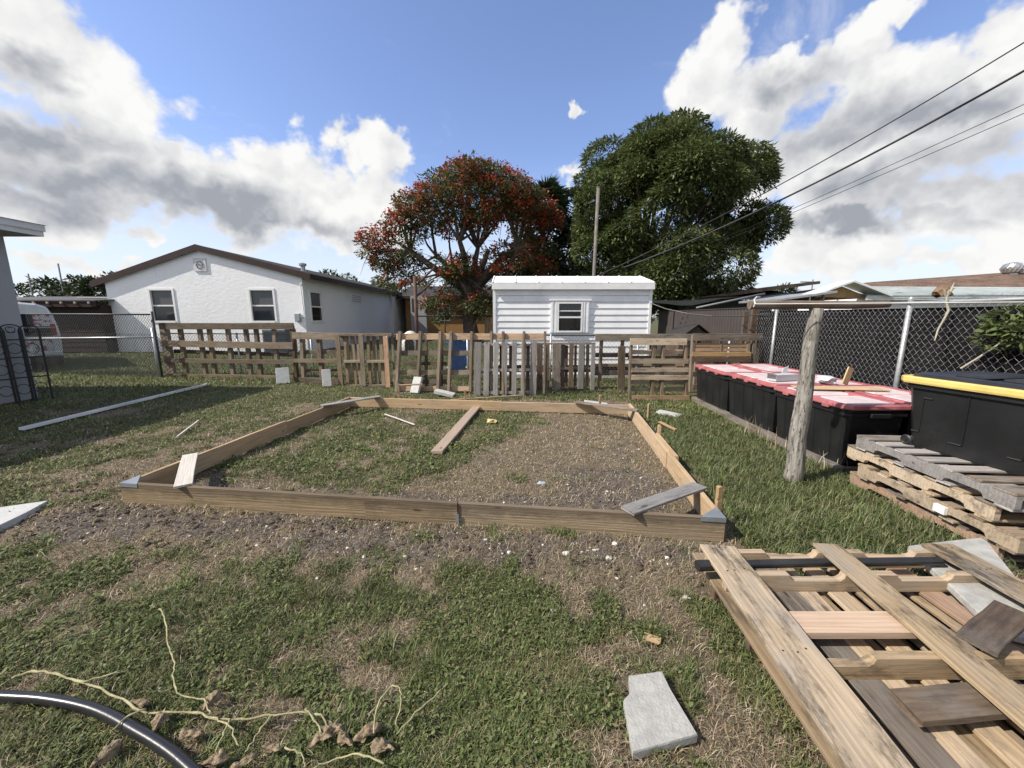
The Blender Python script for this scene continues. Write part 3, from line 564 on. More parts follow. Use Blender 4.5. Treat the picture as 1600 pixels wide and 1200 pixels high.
for (a0, b0, sa, sb) in ((-.02, -.02, 1, 1), (FL_+.02, -.02, -1, 1)):
    pts = [FP(a0, b0), FP(a0+sa*.17, b0), FP(a0, b0+sb*.17)]
    MB().prism(pts, HB+.001, HB+.005).build('corner_plate', M_PLATE, fr)
    q = [FP(a0, b0-.003), FP(a0+sa*.17, b0-.003), FP(a0+sa*.17, b0-.0005), FP(a0, b0-.0005)]
    MB().prism(q, HB-.03, HB+.005).build('plate_flange', M_PLATE, fr)
p = FP(2.952, -.034); MB().box(-.012, .012, -.002, .002, .03, .10, rotz(-.119, (p[0], p[1], 0))).build('joint_strap', M_PLATE, fr)
def loose(name, label, cat, a, b, w, tk, mat, group=None, **k):
    o = plank_between(a, b, w, tk, W[mat], None, name=name, **k); return set_props(o, label, cat, group)
def fpt(a, b, z): return (*FP(a, b), z)
GB = 'planks laid across the corners of the frame'
loose('plank', 'short pale grey plank with a knot hole across the left front corner of the frame', 'plank', fpt(.60, -.02, HB+.014), fpt(-.03, .64, HB+.014), .125, .02, 'pale', GB, jit=.006)
loose('plank', 'short dark grey plank across the right front corner of the frame', 'plank', fpt(4.22, -.01, HB+.014), fpt(FL_+.02, .50, HB+.014), .13, .02, 'slate', GB, jit=.005)
loose('plank', 'brown plank across the left rear corner of the frame', 'plank', fpt(-.02, 2.86, HB+.012), fpt(.56, FD_+.02, HB+.010), .13, .02, 'slate', GB)
loose('plank', 'weathered brown plank across the right rear corner of the frame', 'plank', fpt(4.0, FD_+.0, HB+.006), fpt(FL_+.02, 3.12, HB+.016), .13, .02, 7, GB)
loose('plank', 'reddish new board lying on the grass inside the frame against the rear board', 'plank', (-.88, 4.30, .03), (-.60, 6.62, .05), .14, .036, 'fresh')
def stake(x, y, h, label, rz=0, w=.034):
    mb = MB(); mb.prism([(-w/2, 0), (w/2, 0), (w/2, h-.006), (w/2-.006, h), (-w/2+.006, h), (-w/2, h-.006)], -w/2, w/2, 'y')
    o = mb.build('wooden_stake', W['pine'], M=rotz(rz, (x, y, -.02))); return set_props(o, label, 'stake', 'wooden stakes around the frame')
x, y = FP(FL_+.06, 2.02); stake(x, y, .31, 'wooden stake outside the middle of the right side board', -.1)
x, y = FP(FL_+.05, .20); stake(x, y, .35, 'wooden stake outside the right front corner by the metal plate', .1)
x, y = FP(2.05+.05, FD_+.12); stake(-.88, 7.10, .26, 'dark wooden stake behind the middle of the rear board', .2)
stake(1.50, 6.42, .30, 'short wooden stake behind the right end of the rear board', .1)
stake(-2.18, 7.28, .34, 'yellow wooden stake at the left end of the rear board carrying a short cross piece', 0, .04)
stake(2.16, 5.92, .26, 'wooden stake at the right rear corner of the frame', .3)
loose('plank', 'short orange board piece nailed level by the yellow stake', 'plank', (-2.16, 7.25, .30), (-1.72, 7.28, .31), .08, .02, 5)
loose('plank', 'thin yellow strip lying on the grass behind the rear board', 'plank', (-1.15, 7.06, .05), (.2, 7.45, .06), .045, .02, 'pine')
loose('plank', 'short yellow board piece in the grass right of the frame', 'plank', (2.22, 5.62, .03), (2.30, 5.20, .03), .05, .02, 'pine')

# concrete pieces
M_CONC = plain('grey_concrete', (.36, .355, .33), .9, .2, var=.16, scale=14, dirt=(.20, .195, .18), dirt_amt=.5, bmp=.5, bscale=90)
M_CONC2 = plain('pale_concrete', (.47, .475, .46), .9, .2, var=.10, scale=12, dirt=(.35, .35, .32), dirt_amt=.5, bmp=.4, bscale=90)
def slab(pts, z0, z1, label, mat=None, rd=.006):
    n = len(pts); cx = sum(p[0] for p in pts)/n; cy = sum(p[1] for p in pts)/n
    def ring(s_, z): return [((x-cx)*s_, (y-cy)*s_, z) for x, y in pts]
    vs = ring(.985, z0)+ring(1, z0+rd)+ring(1, z1-rd)+ring(.985, z1)
    fs = [tuple(range(n-1, -1, -1)), tuple(range(3*n, 4*n))]+[(r*n+i, r*n+(i+1) % n, (r+1)*n+(i+1) % n, (r+1)*n+i) for r in range(3) for i in range(n)]
    o = MB().add(vs, fs).build('concrete_slab', mat or M_CONC, M=Matrix.Translation((cx, cy, 0))); return set_props(o, label, 'slab', 'broken concrete slabs')
HOSE=[(-2.319, 1.372, 0.03), (-2.139, 1.358, 0.03), (-1.923, 1.344, 0.03), (-1.676, 1.3, 0.03), (-1.414, 1.213, 0.03), (-1.231, 1.143, 0.03), (-1.047, 1.056, 0.03)]
VINES=[[(-2.176, 1.432, 0.05), (-2.094, 1.457, 0.05), (-1.939, 1.432, 0.05), (-1.803, 1.397, 0.05), (-1.624, 1.341, 0.05), (-1.451, 1.283, 0.05), (-1.275, 1.286, 0.05), (-1.147, 1.251, 0.05), (-1.005, 1.263, 0.05), (-0.84, 1.283, 0.05), (-0.754, 1.263, 0.05), (-0.694, 1.216, 0.05)], [(-1.884, 1.813, 0.05), (-1.802, 1.756, 0.05), (-1.637, 1.591, 0.05), (-1.536, 1.505, 0.05), (-1.455, 1.411, 0.05), (-1.372, 1.349, 0.05), (-1.258, 1.322, 0.05), (-1.181, 1.263, 0.05)], [(-1.089, 1.246, 0.05), (-1.079, 1.193, 0.05), (-1.067, 1.129, 0.05)], [(-0.94, 1.258, 0.05), (-0.947, 1.193, 0.05), (-0.955, 1.133, 0.05)], [(-1.16, 1.251, 0.05), (-1.072, 1.216, 0.05), (-0.996, 1.15, 0.05)], [(-1.451, 1.283, 0.05), (-1.496, 1.251, 0.05), (-1.511, 1.193, 0.05)], [(-0.516, 1.193, 0.05), (-0.527, 1.276, 0.05), (-0.495, 1.335, 0.05), (-0.463, 1.335, 0.05), (-0.442, 1.288, 0.05), (-0.44, 1.22, 0.05)], [(-0.82, 1.283, 0.05), (-0.762, 1.239, 0.05), (-0.715, 1.193, 0.05)], [(-0.449, 1.099, 0.05), (-0.547, 1.119, 0.05), (-0.633, 1.109, 0.05), (-0.686, 1.08, 0.05)], [(-0.824, 1.145, 0.05), (-0.751, 1.119, 0.05), (-0.718, 1.089, 0.05)], [(-0.295, 1.368, 0.05), (-0.377, 1.263, 0.05), (-0.432, 1.193, 0.05)], [(-1.837, 1.402, 0.05), (-1.73, 1.432, 0.05), (-1.698, 1.457, 0.05)]]
DEADLEAVES=[(-1.526, 1.326, 0.03), (-1.235, 1.336, 0.03), (-0.882, 1.16, 0.03), (-0.711, 1.197, 0.03), (-0.622, 1.186, 0.03), (-0.548, 1.213, 0.03), (-0.476, 1.164, 0.03), (-1.06, 1.119, 0.03), (-0.95, 1.113, 0.03), (-1.465, 1.133, 0.03), (-1.378, 1.255, 0.03), (-1.215, 1.208, 0.03), (-0.678, 1.231, 0.03)]
SLAB=[(0.513, 1.447, 0.04), (0.668, 1.469, 0.04), (0.673, 1.383, 0.04), (0.702, 1.205, 0.04), (0.439, 1.144, 0.04), (0.459, 1.338, 0.04), (0.497, 1.369, 0.04)]
SLAB_LEFT=[(-4.333, 2.882, 0.06), (-3.948, 3.057, 0.06), (-3.882, 2.851, 0.06), (-3.817, 2.506, 0.06)]
SLAB_RIGHT=[(2.446, 2.169, 0.22), (2.717, 2.217, 0.22), (3.002, 2.26, 0.22), (2.991, 2.217, 0.22), (2.681, 1.805, 0.22), (2.389, 1.416, 0.22), (2.191, 1.519, 0.22)]
slab([p[:2] for p in SLAB], 0, .042, 'broken grey slab lying in the near grass, notched on its left side')
slab([p[:2] for p in SLAB_LEFT], .0, .055, 'light grey slab cut off at the left edge of the yard', M_CONC2)
o = slab([p[:2] for p in SLAB_RIGHT], .165, .205, 'large pointed grey slab between the near pallet and the pallet stack')
def block(x, y, rz, tilt, label, w=.28, h=.40, tk=.07):
    o = MB().box(-w/2, w/2, -tk/2, tk/2, 0, h, None, .006).build('concrete_block', M_CONC2)
    o.matrix_basis = Matrix.Translation((x, y, .0)) @ Matrix.Rotation(rz, 4, 'Z') @ Matrix.Rotation(tilt, 4, 'X') ; return set_props(o, label, 'block', 'pale concrete blocks by the fence')
block(-5.48, 9.10, .5, -.45, 'pale block leaning on the longest fence panel')
block(-4.25, 8.72, .45, -.42, 'pale block leaning beside the brown pallet on end', .19, .41)
block(-2.05, 7.95, -.35, -.5, 'brownish grey block leaning on the open panel behind the yellow stake', .2, .36)
block(-1.18, 7.72, 1.5, -1.35, 'white block lying flat in the grass in front of the leaning panel', .22, .40, .07)
block(1.75, 6.85, 1.5, -1.45, 'grey paver lying flat in front of the horizontal slat pallet', .22, .42, .04)
block(2.72, 6.05, .9, -1.5, 'flat pale paver in the grass right of the frame', .2, .36, .04)
# small litter
M_TRASH = plain('bluish_plastic', (.36, .41, .42), .35, .5, bmp=.3)
def crumple(x, y, z, r, mat, name, label, cat, seed=1, flat=.5):
    bm = bmesh.new(); bmesh.ops.create_icosphere(bm, subdivisions=2, radius=r); rd = random.Random(seed)
    for v in bm.verts: v.co *= 1+rd.uniform(-.38, .3); v.co.z *= flat
    mb = MB().add([v.co for v in bm.verts], [tuple(w.index for w in f.verts) for f in bm.faces]); bm.free()
    return set_props(mb.build(name, mat, M=Matrix.Translation((x, y, z))), label, cat)
crumple(.28, 3.47, .02, .036, M_TRASH, 'plastic_scrap', 'crumpled bluish plastic scrap on the grass inside the frame', 'scrap', 3, .5)
crumple(-.31, 5.66, .03, .075, plain('yellow_leaf', (.58, .46, .20), .7), 'yellow_scrap', 'yellowish crumpled leaf on the grass right of the new board', 'leaf', 5, .4)
loose('stick', 'thin white stick lying on the lawn left of the frame', 'stick', (-4.42, 4.88, .03), (-4.79, 5.70, .03), .022, .015, 'pale')
loose('stick', 'thin white stick lying on the grass inside the frame', 'stick', (-2.06, 6.05, .04), (-1.42, 5.45, .035), .022, .015, 'pale')
loose('wood_chip', 'small tan wood chip on the soil above the near slab', 'wood chip', (.665, 1.695, .012), (.735, 1.66, .012), .045, .012, 'pine', seg=1)
M_WHITE = plain('white_metal', (.72, .73, .72), .4, .4, dirt=(.4, .4, .36), dirt_amt=.4)
gt = MB(); gt.prism([(-.038, 0), (.038, 0), (.038, .04), (.031, .04), (.031, .008), (-.031, .008), (-.031, .04), (-.038, .04)], 0, 1, 'x')
a, b2 = Vector((-6.93, 5.25, .012)), Vector((-7.12, 8.9, .012)); M_ = frame(a, b2-a); M_ = M_ @ Matrix.Diagonal(((b2-a).length, 1, 1, 1))
gt.build('gutter', M_WHITE, M=M_); set_props(C.objects[-1] if False else bpy.data.objects['gutter'], 'long white metal gutter lying in the shade of the left lawn', 'gutter')
# ------------------------------------------------------------------ near pallet pile (front right)
GP = 'pallets lying in the yard'
pt = thing('pallet', 'nearest pallet lying flat, three wide mould streaked top boards with gaps between', 'pallet', (1.85, 1.5, .0), 0, GP)
def dk(parent, a, b, w, z, tk, mat, **k):
    o = Vector(parent.location); return plank_between(Vector((*a, z))-Vector((o.x, o.y, 0)), Vector((*b, z))-Vector((o.x, o.y, 0)), w, tk, W[mat], parent, **k)
dk(pt, (1.212, 2.075), (1.095, .80), .198, .260, .020, 'deck', jit=.0035, seg=9)
dk(pt, (1.862, 2.085), (1.745, .95), .145, .262, .020, 'deck', jit=.0035, seg=9)
dk(pt, (2.525, 2.090), (2.52, 1.0), .185, .260, .020, 'deck', jit=.0035, seg=9)
def notched(parent, x0, x1, y, z0, z1, mat, tk=.04, n=((.22, .42), (.60, .80)), depth=.035, up=True, yaw=0):
    L = x1-x0; pts = [(x0, z0), (x1, z0), (x1, z1)]
    for a, b in sorted(n, reverse=True):
        xa, xb = x0+a*L, x0+b*L
        pts += [(xb, z1), (xb-.008, z1-depth*.6), (xb-.03, z1-depth), (xa+.03, z1-depth), (xa+.008, z1-depth*.6), (xa, z1)]
    pts += [(x0, z1)]
    if not up: pts = [(x, z0+z1-z) for x, z in reversed(pts)]
    o = parent.location; pts = [(x-o.x, z) for x, z in pts]
    mb = MB(); mb.prism(pts, y-o.y-tk/2, y-o.y+tk/2, 'y'); return mb.build('stringer', W[mat], parent)
notched(pt, 1.14, 2.64, 1.85, .154, .2495, 'deck2')
notched(pt, 1.14, 2.64, 2.045, .154, .2495, 'deck2')
notched(pt, 1.12, 2.66, 1.345, .154, .2495, 'deck2', n=((.02, .22), (.62, .80)))
notched(pt, 1.10, 2.66, .88, .154, .2495, 'deck2')
for x0, x1, w, mt in ((1.215, 1.150, .215, 'deck2'), (1.47, 1.40, .135, 7), (1.595, 1.495, .095, 'deck2'), (1.745, 1.68, .10, 'deck2'), (1.88, 1.85, .09, 'deck'), (2.00, 1.98, .07, 'deck'), (2.235, 2.2, .115, 4), (2.475, 2.46, .15, 'deck2')):
    dk(pt, (x0+.01, 2.17), (x1, .86), w, .143, .02, mt, jit=.003)
nl = MB()
for (x0, x1) in ((1.212, 1.095), (1.862, 1.745), (2.525, 2.52)):
    for y in (2.045, 1.85, 1.345, .88):
        s_ = (2.075-y)/1.27
        for dx in (-.045, .0, .045): nl.lathe([(.0045, 0), (.0045, .0012), (0, .0013)], 7, Matrix.Translation((x0+(x1-x0)*s_+dx*(1 if x0 < 1.5 else .8)+random.uniform(-.008, .008)-1.85, y-1.5+random.uniform(-.01, .01), .2706)))
no = nl.build('nails', plain('rusty_nail', (.06, .04, .03), .6, .3, .5, bmp=0), pt); no['kind'] = 'stuff'
p2 = thing('pallet', 'lower pallet of the near pile, seen through the gaps of the one above', 'pallet', (1.85, 1.4, 0), 0, GP)
for x in (1.2, 1.34, 1.47, 1.61, 1.76, 1.90, 2.03, 2.17, 2.32, 2.5): dk(p2, (x+.03, 2.0), (x, .82), .10, .111, .02, random.choice((1, 'deck2', 'deck2', 8)), jit=.003)
for y in (.98, 1.22, 1.62, 1.95):
    notched(p2, 1.14, 2.6, y, .012, .1005, 3 if y != 1.22 else 2, depth=.03, up=False)
loose('plank', 'fresh pinkish plank laid level through the near pallet', 'plank', (1.25, 1.53, .222), (1.90, 1.53, .224), .125, .036, 'fresh', jit=.002, seg=2)
loose('plank', 'dark splintered board end lying on the right of the near pallet', 'plank', (1.885, 1.36, .284), (2.235, 1.515, .31), .115, .02, 3, jit=.003)
loose('plank', 'dark knotty plank lying low inside the near pallet', 'plank', (1.42, 1.175, .205), (1.84, 1.20, .205), .12, .03, 2, jit=.004)
loose('board_scrap', 'pale grey sheet offcut lying in the near pallet under the middle board', 'board offcut', (1.94, 1.70, .168), (1.93, 1.50, .168), .12, .012, 'pale', seg=1)
M_BLACK = plain('black_plastic', (.018, .018, .019), .38, .5, var=.2, dirt=(.06, .055, .05), dirt_amt=.4, bmp=.12, bscale=200)
mb = MB(); mb.tube([(1.03, 1.935, .232), (1.12, 1.94, .232)], .030, 14); mb.tube([(1.12, 1.94, .232), (1.7, 1.96, .234), (2.42, 1.97, .236)], .023, 14)
set_props(mb.build('black_pipe', M_BLACK, smooth=False), 'straight black plastic pipe threaded through the far end of the near pallet', 'pipe')

# ------------------------------------------------------------------ the pallet stack and the tote on it
def lying_pallet(label, x, y, rz, z, tone, top, Lx=1.02, Ly=1.22, up=True):
    th = thing('pallet', label, 'pallet', (x, y, z), rz, 'pallets stacked under the yellow lidded tote')
    for i, xx in enumerate((.022, Lx/2, Lx-.022)):
        pts = [(0, .020), (Ly, .020), (Ly, .1085), (0, .1085)]
        notch = [(.62, .84), (.14, .38)]
        low = [(0, .020)]
        for a, b in ((.14, .36), (.62, .84)):
            low += [(a*Ly, .020), (a*Ly+.012, .046), (a*Ly+.04, .056), (b*Ly-.04, .056), (b*Ly-.012, .046), (b*Ly, .020)]
        pts = low+[(Ly, .020), (Ly, .1085), (0, .1085)]
        mb = MB(); mb.prism([(p, q) for p, q in pts], xx-.019, xx+.019, 'x'); mb.build('stringer', W[tone if i == 0 else random.choice((tone, 3))], th)
    for k in range(7):
        w = .135 if k in (0, 6) else .095; yy = .065+(Ly-.13)*k/6
        board(Lx, w, .018, W[random.choice(top)], th, rotz(0, (Lx/2+.002, yy, .1185)), jit=.003)
    for k in range(4):
        board(Lx, .10, .018, W[random.choice(top)], th, rotz(0, (Lx/2+.004, .06+(Ly-.12)*k/3, .0105)), jit=.003)
    return th
z = .0
for i, (lab, dx, dy, a, tone, top) in enumerate((('lowest pallet of the stack, pinkish brown stringer', .05, .06, .07, 4, (1, 7)), ('second pallet up in the stack, pale tan stringer with small white tag', .0, -.06, .06, 8, (1, 7, 8)),
        ('third pallet up in the stack, yellowish stringer set further back', .02, .10, .06, 8, (7, 8)), ('topmost silver grey pallet of the stack, directly under the tote', .0, .0, .065, 6, (6, 7)))):
    lp = lying_pallet(lab, 3.135+dx, 2.235+dy, -.065, z, tone, top); z += .1285
    if i == 1:
        MB().box(-.0205-.003+.0, -.0205+.0215, .42, .50, .045, .10).build('tag', plain('tag_paper', (.75, .74, .70), .6, var=.03, bmp=0), lp)
ZT = z
oth = thing('pallet', 'orange brown pallet end just right of the stack at the picture edge', 'pallet', (3.36, 2.02, .30), -.065, GP)
board(.7, .10, .09, W[5], oth, rotz(0, (.42, .06, .045)), 'stringer'); board(.7, .10, .02, W[1], oth, rotz(0, (.42, .06, -.012))); board(.7, .10, .02, W[1], oth, rotz(0, (.42, .06, .102)))
for xx in (.15, .6): board(.2, .09, .30, W[3], oth, rotz(0, (xx, .06, -.165)), 'block')

M_TOTE = plain('tote_black_plastic', (.012, .0125, .0135), .42, .45, var=.25, scale=3, dirt=(.05, .05, .047), dirt_amt=.35, bmp=.15, bscale=120)
M_RED = plain('tote_red_lid', (.36, .11, .115), .4, .45, var=.2, scale=5, dirt=(.60, .42, .42), dirt_amt=.7, bmp=.1, bscale=60)
M_PALE = plain('tote_lid_bleached_sheen', (.70, .60, .60), .3, .5, var=.12, scale=4, dirt=(.46, .27, .27), dirt_amt=.95, bmp=.1)  # bleached plastic, with the white sky sheen also put into the colour
M_YEL = plain('tote_yellow_lid', (.66, .49, .16), .45, .4, var=.1, dirt=(.28, .2, .06), dirt_amt=.35)
def oct_ring(hx, hy, c, z): return [(-hx+c, -hy, z), (hx-c, -hy, z), (hx, -hy+c, z), (hx, hy-c, z), (hx-c, hy, z), (-hx+c, hy, z), (-hx, hy-c, z), (-hx, -hy+c, z)]
def loft(mb, rings, cap0=True, cap1=True):
    n = len(rings[0]); vs = [p for r in rings for p in r]; fs = [(i*n+j, i*n+(j+1) % n, (i+1)*n+(j+1) % n, (i+1)*n+j) for i in range(len(rings)-1) for j in range(n)]
    if cap0: fs.append(tuple(range(n-1, -1, -1)))
    if cap1: fs.append(tuple((len(rings)-1)*n+j for j in range(n)))
    return mb.add(vs, fs)
def tote(label, x, y, z, rz, hx, hy, h, lidmat):
    th = thing('storage_tote', label, 'storage tote', (x, y, z), rz, 'black storage totes with red lids')
    mb = MB(); tp = .045
    loft(mb, [oct_ring(hx-tp, hy-tp, .05, 0), oct_ring(hx-.008, hy-.008, .05, h-.09), oct_ring(hx+.012, hy+.012, .05, h-.085), oct_ring(hx+.012, hy+.012, .05, h-.06), oct_ring(hx-.004, hy-.004, .05, h-.055), oct_ring(hx, hy, .05, h-.02)])
    mb.build('body', M_TOTE, th)
    for s in (-1, 1):
        for yy in (-hy*.62, -hy*.2, hy*.22, hy*.64):
            r = MB(); w = .035
            b0, t0 = s*(hx-tp), s*(hx-.010)
            vs = [(b0-s*.01, yy-w, .02), (b0-s*.01, yy+w, .02), (t0-s*.01, yy+w, h-.1), (t0-s*.01, yy-w, h-.1), (b0+s*.012, yy-w*.7, .02), (b0+s*.012, yy+w*.7, .02), (t0+s*.012, yy+w*.7, h-.1), (t0+s*.012, yy-w*.7, h-.1)]
            r.add(vs, [(0, 1, 2, 3), (4, 5, 6, 7), (0, 1, 5, 4), (1, 2, 6, 5), (2, 3, 7, 6), (3, 0, 4, 7)]); r.build('rib', M_TOTE, th)
    lid = MB(); o1, c = .022, .055
    H = h-.02
    loft(lid, [oct_ring(hx+o1, hy+o1, c, H), oct_ring(hx+o1+.004, hy+o1+.004, c, H+.012), oct_ring(hx+o1, hy+o1, c, H+.04), oct_ring(hx+o1-.012, hy+o1-.012, c, H+.047), oct_ring(hx-.045, hy-.045, c, H+.047), oct_ring(hx-.065, hy-.065, c, H+.026)])
    lo = lid.build('lid', lidmat, th)
    for yy in (-hy*.48, hy*.48):
        mb = MB(); loft(mb, [[(p[0], p[1]+yy, p[2]) for p in r] for r in (oct_ring(hx*.76, hy*.40, .04, H+.0262), oct_ring(hx*.73, hy*.385, .04, H+.042))]); mb.build('lid_panel', M_PALE, lo)
    for s in (-1, 1):
        for yy in (-hy*.55, 0, hy*.55): MB().box(s*(hx+o1)-.012, s*(hx+o1)+.012, yy-.045, yy+.045, H-.022, H+.018, None, .004).build('latch', lidmat, th)
    MB().box(-.10, .10, -hy-.035, -hy-.012, h-.10, h-.055, None, .006).build('handle', M_TOTE, th); MB().box(-.10, .10, hy+.012, hy+.035, h-.10, h-.055, None, .006).build('handle', M_TOTE, th)
    return th
TY = (6.64, 5.47, 4.30); tz = .085; TW, TL = .315, .555
for j, (nm, row) in enumerate((('left row', 0), ('right row against the chain link', 1))):
    for i, y in enumerate(TY):
        x = 3.36+.315+.035*(y-4.3)*.9+row*.70
        lab = [['black tote with red lid at the far end of the left row', 'middle tote of the left row, a small white box on its red lid', 'nearest tote of the left row, cardboard on its red lid, its black end facing forward'],
               ['far red lidded tote of the row against the chain link', 'middle red lidded tote against the chain link, behind the white box', 'nearest red lidded tote against the chain link, partly behind the yellow lidded tote']][row][i]
        tote(lab, x, y, tz, -.03+.012*((i+row) % 3), TW, TL, .60+.01*((i*2+row) % 3), M_RED)
for i, (x0, x1, y0, y1, lab) in enumerate(((3.34, 3.43, 3.72, 7.25, 'long weathered rail under the left edge of the totes'), (4.5, 4.59, 3.7, 7.2, 'long weathered rail under the right row of totes'))):
    loose('rail', lab, 'rail', ((x0+x1)/2-.02, y0, .038), ((x0+x1)/2+.11, y1, .038), .09, .085, 7, 'rails under the totes', jit=.003)
loose('rail', 'cross timber under the near end of the tote row', 'rail', (3.32, 3.80, .03), (4.7, 3.76, .03), .09, .06, 1, 'rails under the totes')
LZ = tz+.60+.03
M_CARD = plain('cardboard', (.48, .35, .20), .8, .2, var=.1, bmp=.1); M_PAPER = plain('white_paper', (.72, .73, .74), .6, .3, var=.05, bmp=.1)
bx = thing('paper_box', 'small open white box lying on the red lid of the middle tote', 'box', (3.70, 5.20, LZ+.022), .25)
mb = MB(); mb.box(-.19, .19, -.07, .07, 0, .085); mb.build('box_body', plain('grey_card', (.45, .46, .48), .6, var=.05), bx)
mb = MB(); mb.add([(-.19, -.07, .085), (-.19, .07, .085), (-.29, .07, .12), (-.29, -.07, .12), (-.19, -.07, .089), (-.19, .07, .089), (-.29, .07, .124), (-.29, -.07, .124)], [(0, 1, 2, 3), (4, 5, 6, 7), (0, 1, 5, 4), (1, 2, 6, 5), (2, 3, 7, 6), (3, 0, 4, 7)]); mb.build('flap', M_PAPER, bx)
mb = MB(); mb.prism([(-.02, 0), (.07, 0), (.09, .10), (.0, .06)], .075, .079, 'y'); mb.build('flap', M_PAPER, bx, M=Matrix.Translation((.08, 0, .085)))
crumple(4.16, 5.02, LZ+.06, .12, plain('crumpled_film', (.62, .62, .66), .35, .5, bmp=.4), 'plastic_bag', 'crumpled clear plastic bag on the lid left of the post', 'plastic bag', 9, .5)
loose('cardboard', 'flat tan cardboard strip lying across the near red lid', 'cardboard', (3.46, 4.63, LZ+.030), (4.42, 4.50, LZ+.03), .20, .012, 'fresh', jit=.002); bpy.data.objects['cardboard'].data.materials[0] = M_CARD
o = MB().box(-.05, .05, -.008, .008, 0, .22).build('cardboard_flap', M_CARD, M=rotz(.3, (4.25, 4.85, LZ+.03)) @ Matrix.Rotation(.35, 4, 'Y')); set_props(o, 'upright cardboard flap sticking up right of the post', 'cardboard')
# the wheeled tote with the yellow rim
yt = thing('wheeled_tote', 'large black wheeled tote with yellow lid rim on top of the pallet stack', 'storage tote', (3.80, 2.70, ZT+.004), .17)
mb = MB(); hx, hy, h = .36, .60, .56
loft(mb, [oct_ring(hx-.05, hy-.06, .05, 0), oct_ring(hx-.01, hy-.012, .045, h-.07), oct_ring(hx+.012, hy+.012, .045, h-.065), oct_ring(hx+.012, hy+.012, .045, h-.02)]); mb.build('body', M_TOTE, yt)
def groove(p, q, w=.012):
    # raised moulding line on the long face: (y, z) to (y, z)
    def X(z): return -(hx-.05+(.04)*z/(h-.07))-.002
    a = Vector((X(p[1]), p[0], p[1])); b = Vector((X(q[1]), q[0], q[1])); d = (b-a)
    MB().tube([a, b], w, 6).build('moulding', M_TOTE, yt)
for pts in (((.40, .42), (.46, .42)), ((.46, .42), (.47, .13)), ((.47, .13), (.52, .13)), ((.18, .49), (.19, .10)), ((.19, .10), (.27, .10)), ((-.16, .40), (-.24, .40)), ((-.16, .40), (-.13, .10)), ((-.13, .10), (-.06, .10))): groove(*pts, w=.007)
rim = MB(); loft(rim, [oct_ring(hx+.035, hy+.035, .05, h-.025), oct_ring(hx+.04, hy+.04, .05, h-.01), oct_ring(hx+.04, hy+.04, .05, h+.02), oct_ring(hx+.03, hy+.03, .05, h+.028), oct_ring(hx-.01, hy-.01, .05, h+.0285)]); rim.build('rim', M_YEL, yt)
tp_ = MB(); loft(tp_, [oct_ring(hx-.005, hy-.005, .05, h+.0285), oct_ring(hx-.03, hy-.03, .05, h+.052), oct_ring(hx-.06, hy-.06, .06, h+.060), oct_ring(hx-.09, hy-.10, .06, h+.045)]); tp_.build('lid', M_BLACK, yt)
for yy in (-.28, .0, .26): MB().box(-hx+.10, hx-.10, yy-.09, yy+.09, h+.044, h+.075, None, .015).build('lid_rib', M_BLACK, yt)
hd = MB(); hd.tube([(-hx+.0, -.1, h+.055), (-hx+.03, -.16, h+.075), (-hx+.05, -.42, h+.08), (-hx+.02, -.5, h+.05)], .012, 6); hd.build('handle', M_BLACK, yt)
for s in (-1, 1):
    w = MB(); w.lathe([(.0, -.012), (.030, -.012), (.042, -.006), (.042, .006), (.030, .012), (.026, .008), (.012, .008), (.010, .016), (.0, .016)], 18)
    w.build('wheel', M_BLACK, yt, M=Matrix.Translation((s*(hx-.045+.01), hy-.06, .04)) @ Matrix.Rotation(-s*math.pi/2 if s > 0 else -math.pi/2, 4, 'Y'))

# ------------------------------------------------------------------ clothesline post
M_WIRE = plain('white_line', (.65, .65, .62), .5, var=.05, bmp=0)
cp = thing('clothesline_post', 'weathered round wooden T post for a clothesline beside the totes', 'post', (2.73, 3.53, -.03))
mb = MB(); n = 14; mb.tube([(0+.006*math.sin(i*1.1), .004*math.cos(i*1.7), 1.70*i/(n-1)) for i in range(n)], [.079-.026*(i/(n-1))+(.012 if i == 0 else 0)+random.uniform(-.0015, .0015) for i in range(n)], 18)
po = mb.build('upright', W['post'], cp, smooth=True)
# the upright's grain runs along Z: give it its own stretched copy of the old wood
def post_mat():
    m, t, b = base_mat('old_round_post', .9, .15); P = t.coord()
    g = t.noise(t.map(P, (38, 38, 2.2)), 1.6, 6, .65); s = t.noise(t.map(P, (1, 1, .22)), 60, 5, .7); l = t.noise(t.map(P, (1, 1, .8)), 3.0, 5, .65)
    c = t.mix(t.step(g, .3, .7), (.15, .137, .12), (.37, .35, .315))
    c = t.mix(t.step(s, .52, .60, 0, .85), c, (.055, .05, .042)); c = t.mix(t.step(l, .5, .7, 0, .5), c, (.14, .12, .10))
    t.put(b.inputs['Base Color'], c); bump(t, b, t.math('ADD', g, s), .8, .008); return m
M_POST = post_mat(); po.data.materials[0] = M_POST
mb = MB(); mb.tube([(-.60, 0, 1.725), (-.2, .0, 1.73), (.3, 0, 1.728), (.66, .01, 1.735)], [.036, .038, .036, .03], 12); mb.build('crossbar', W[3], cp)
mb = MB(); mb.tube([(-.58, -.03, 1.71), (-.575, -.045, 1.735), (-.56, 0, 1.775), (-.52, .03, 1.80), (-.48, .05, 1.80)], .006, 5); mb.build('hook', M_WIRE, cp)
o = MB().tube([(2.15, 3.485, 1.705), (3.4, 3.30, 1.708), (4.4, 3.12, 1.712), (6.5, 2.78, 1.72)], .005, 5).build('clothesline', M_WIRE); set_props(o, 'taut white clothesline running right from the T post', 'clothesline')

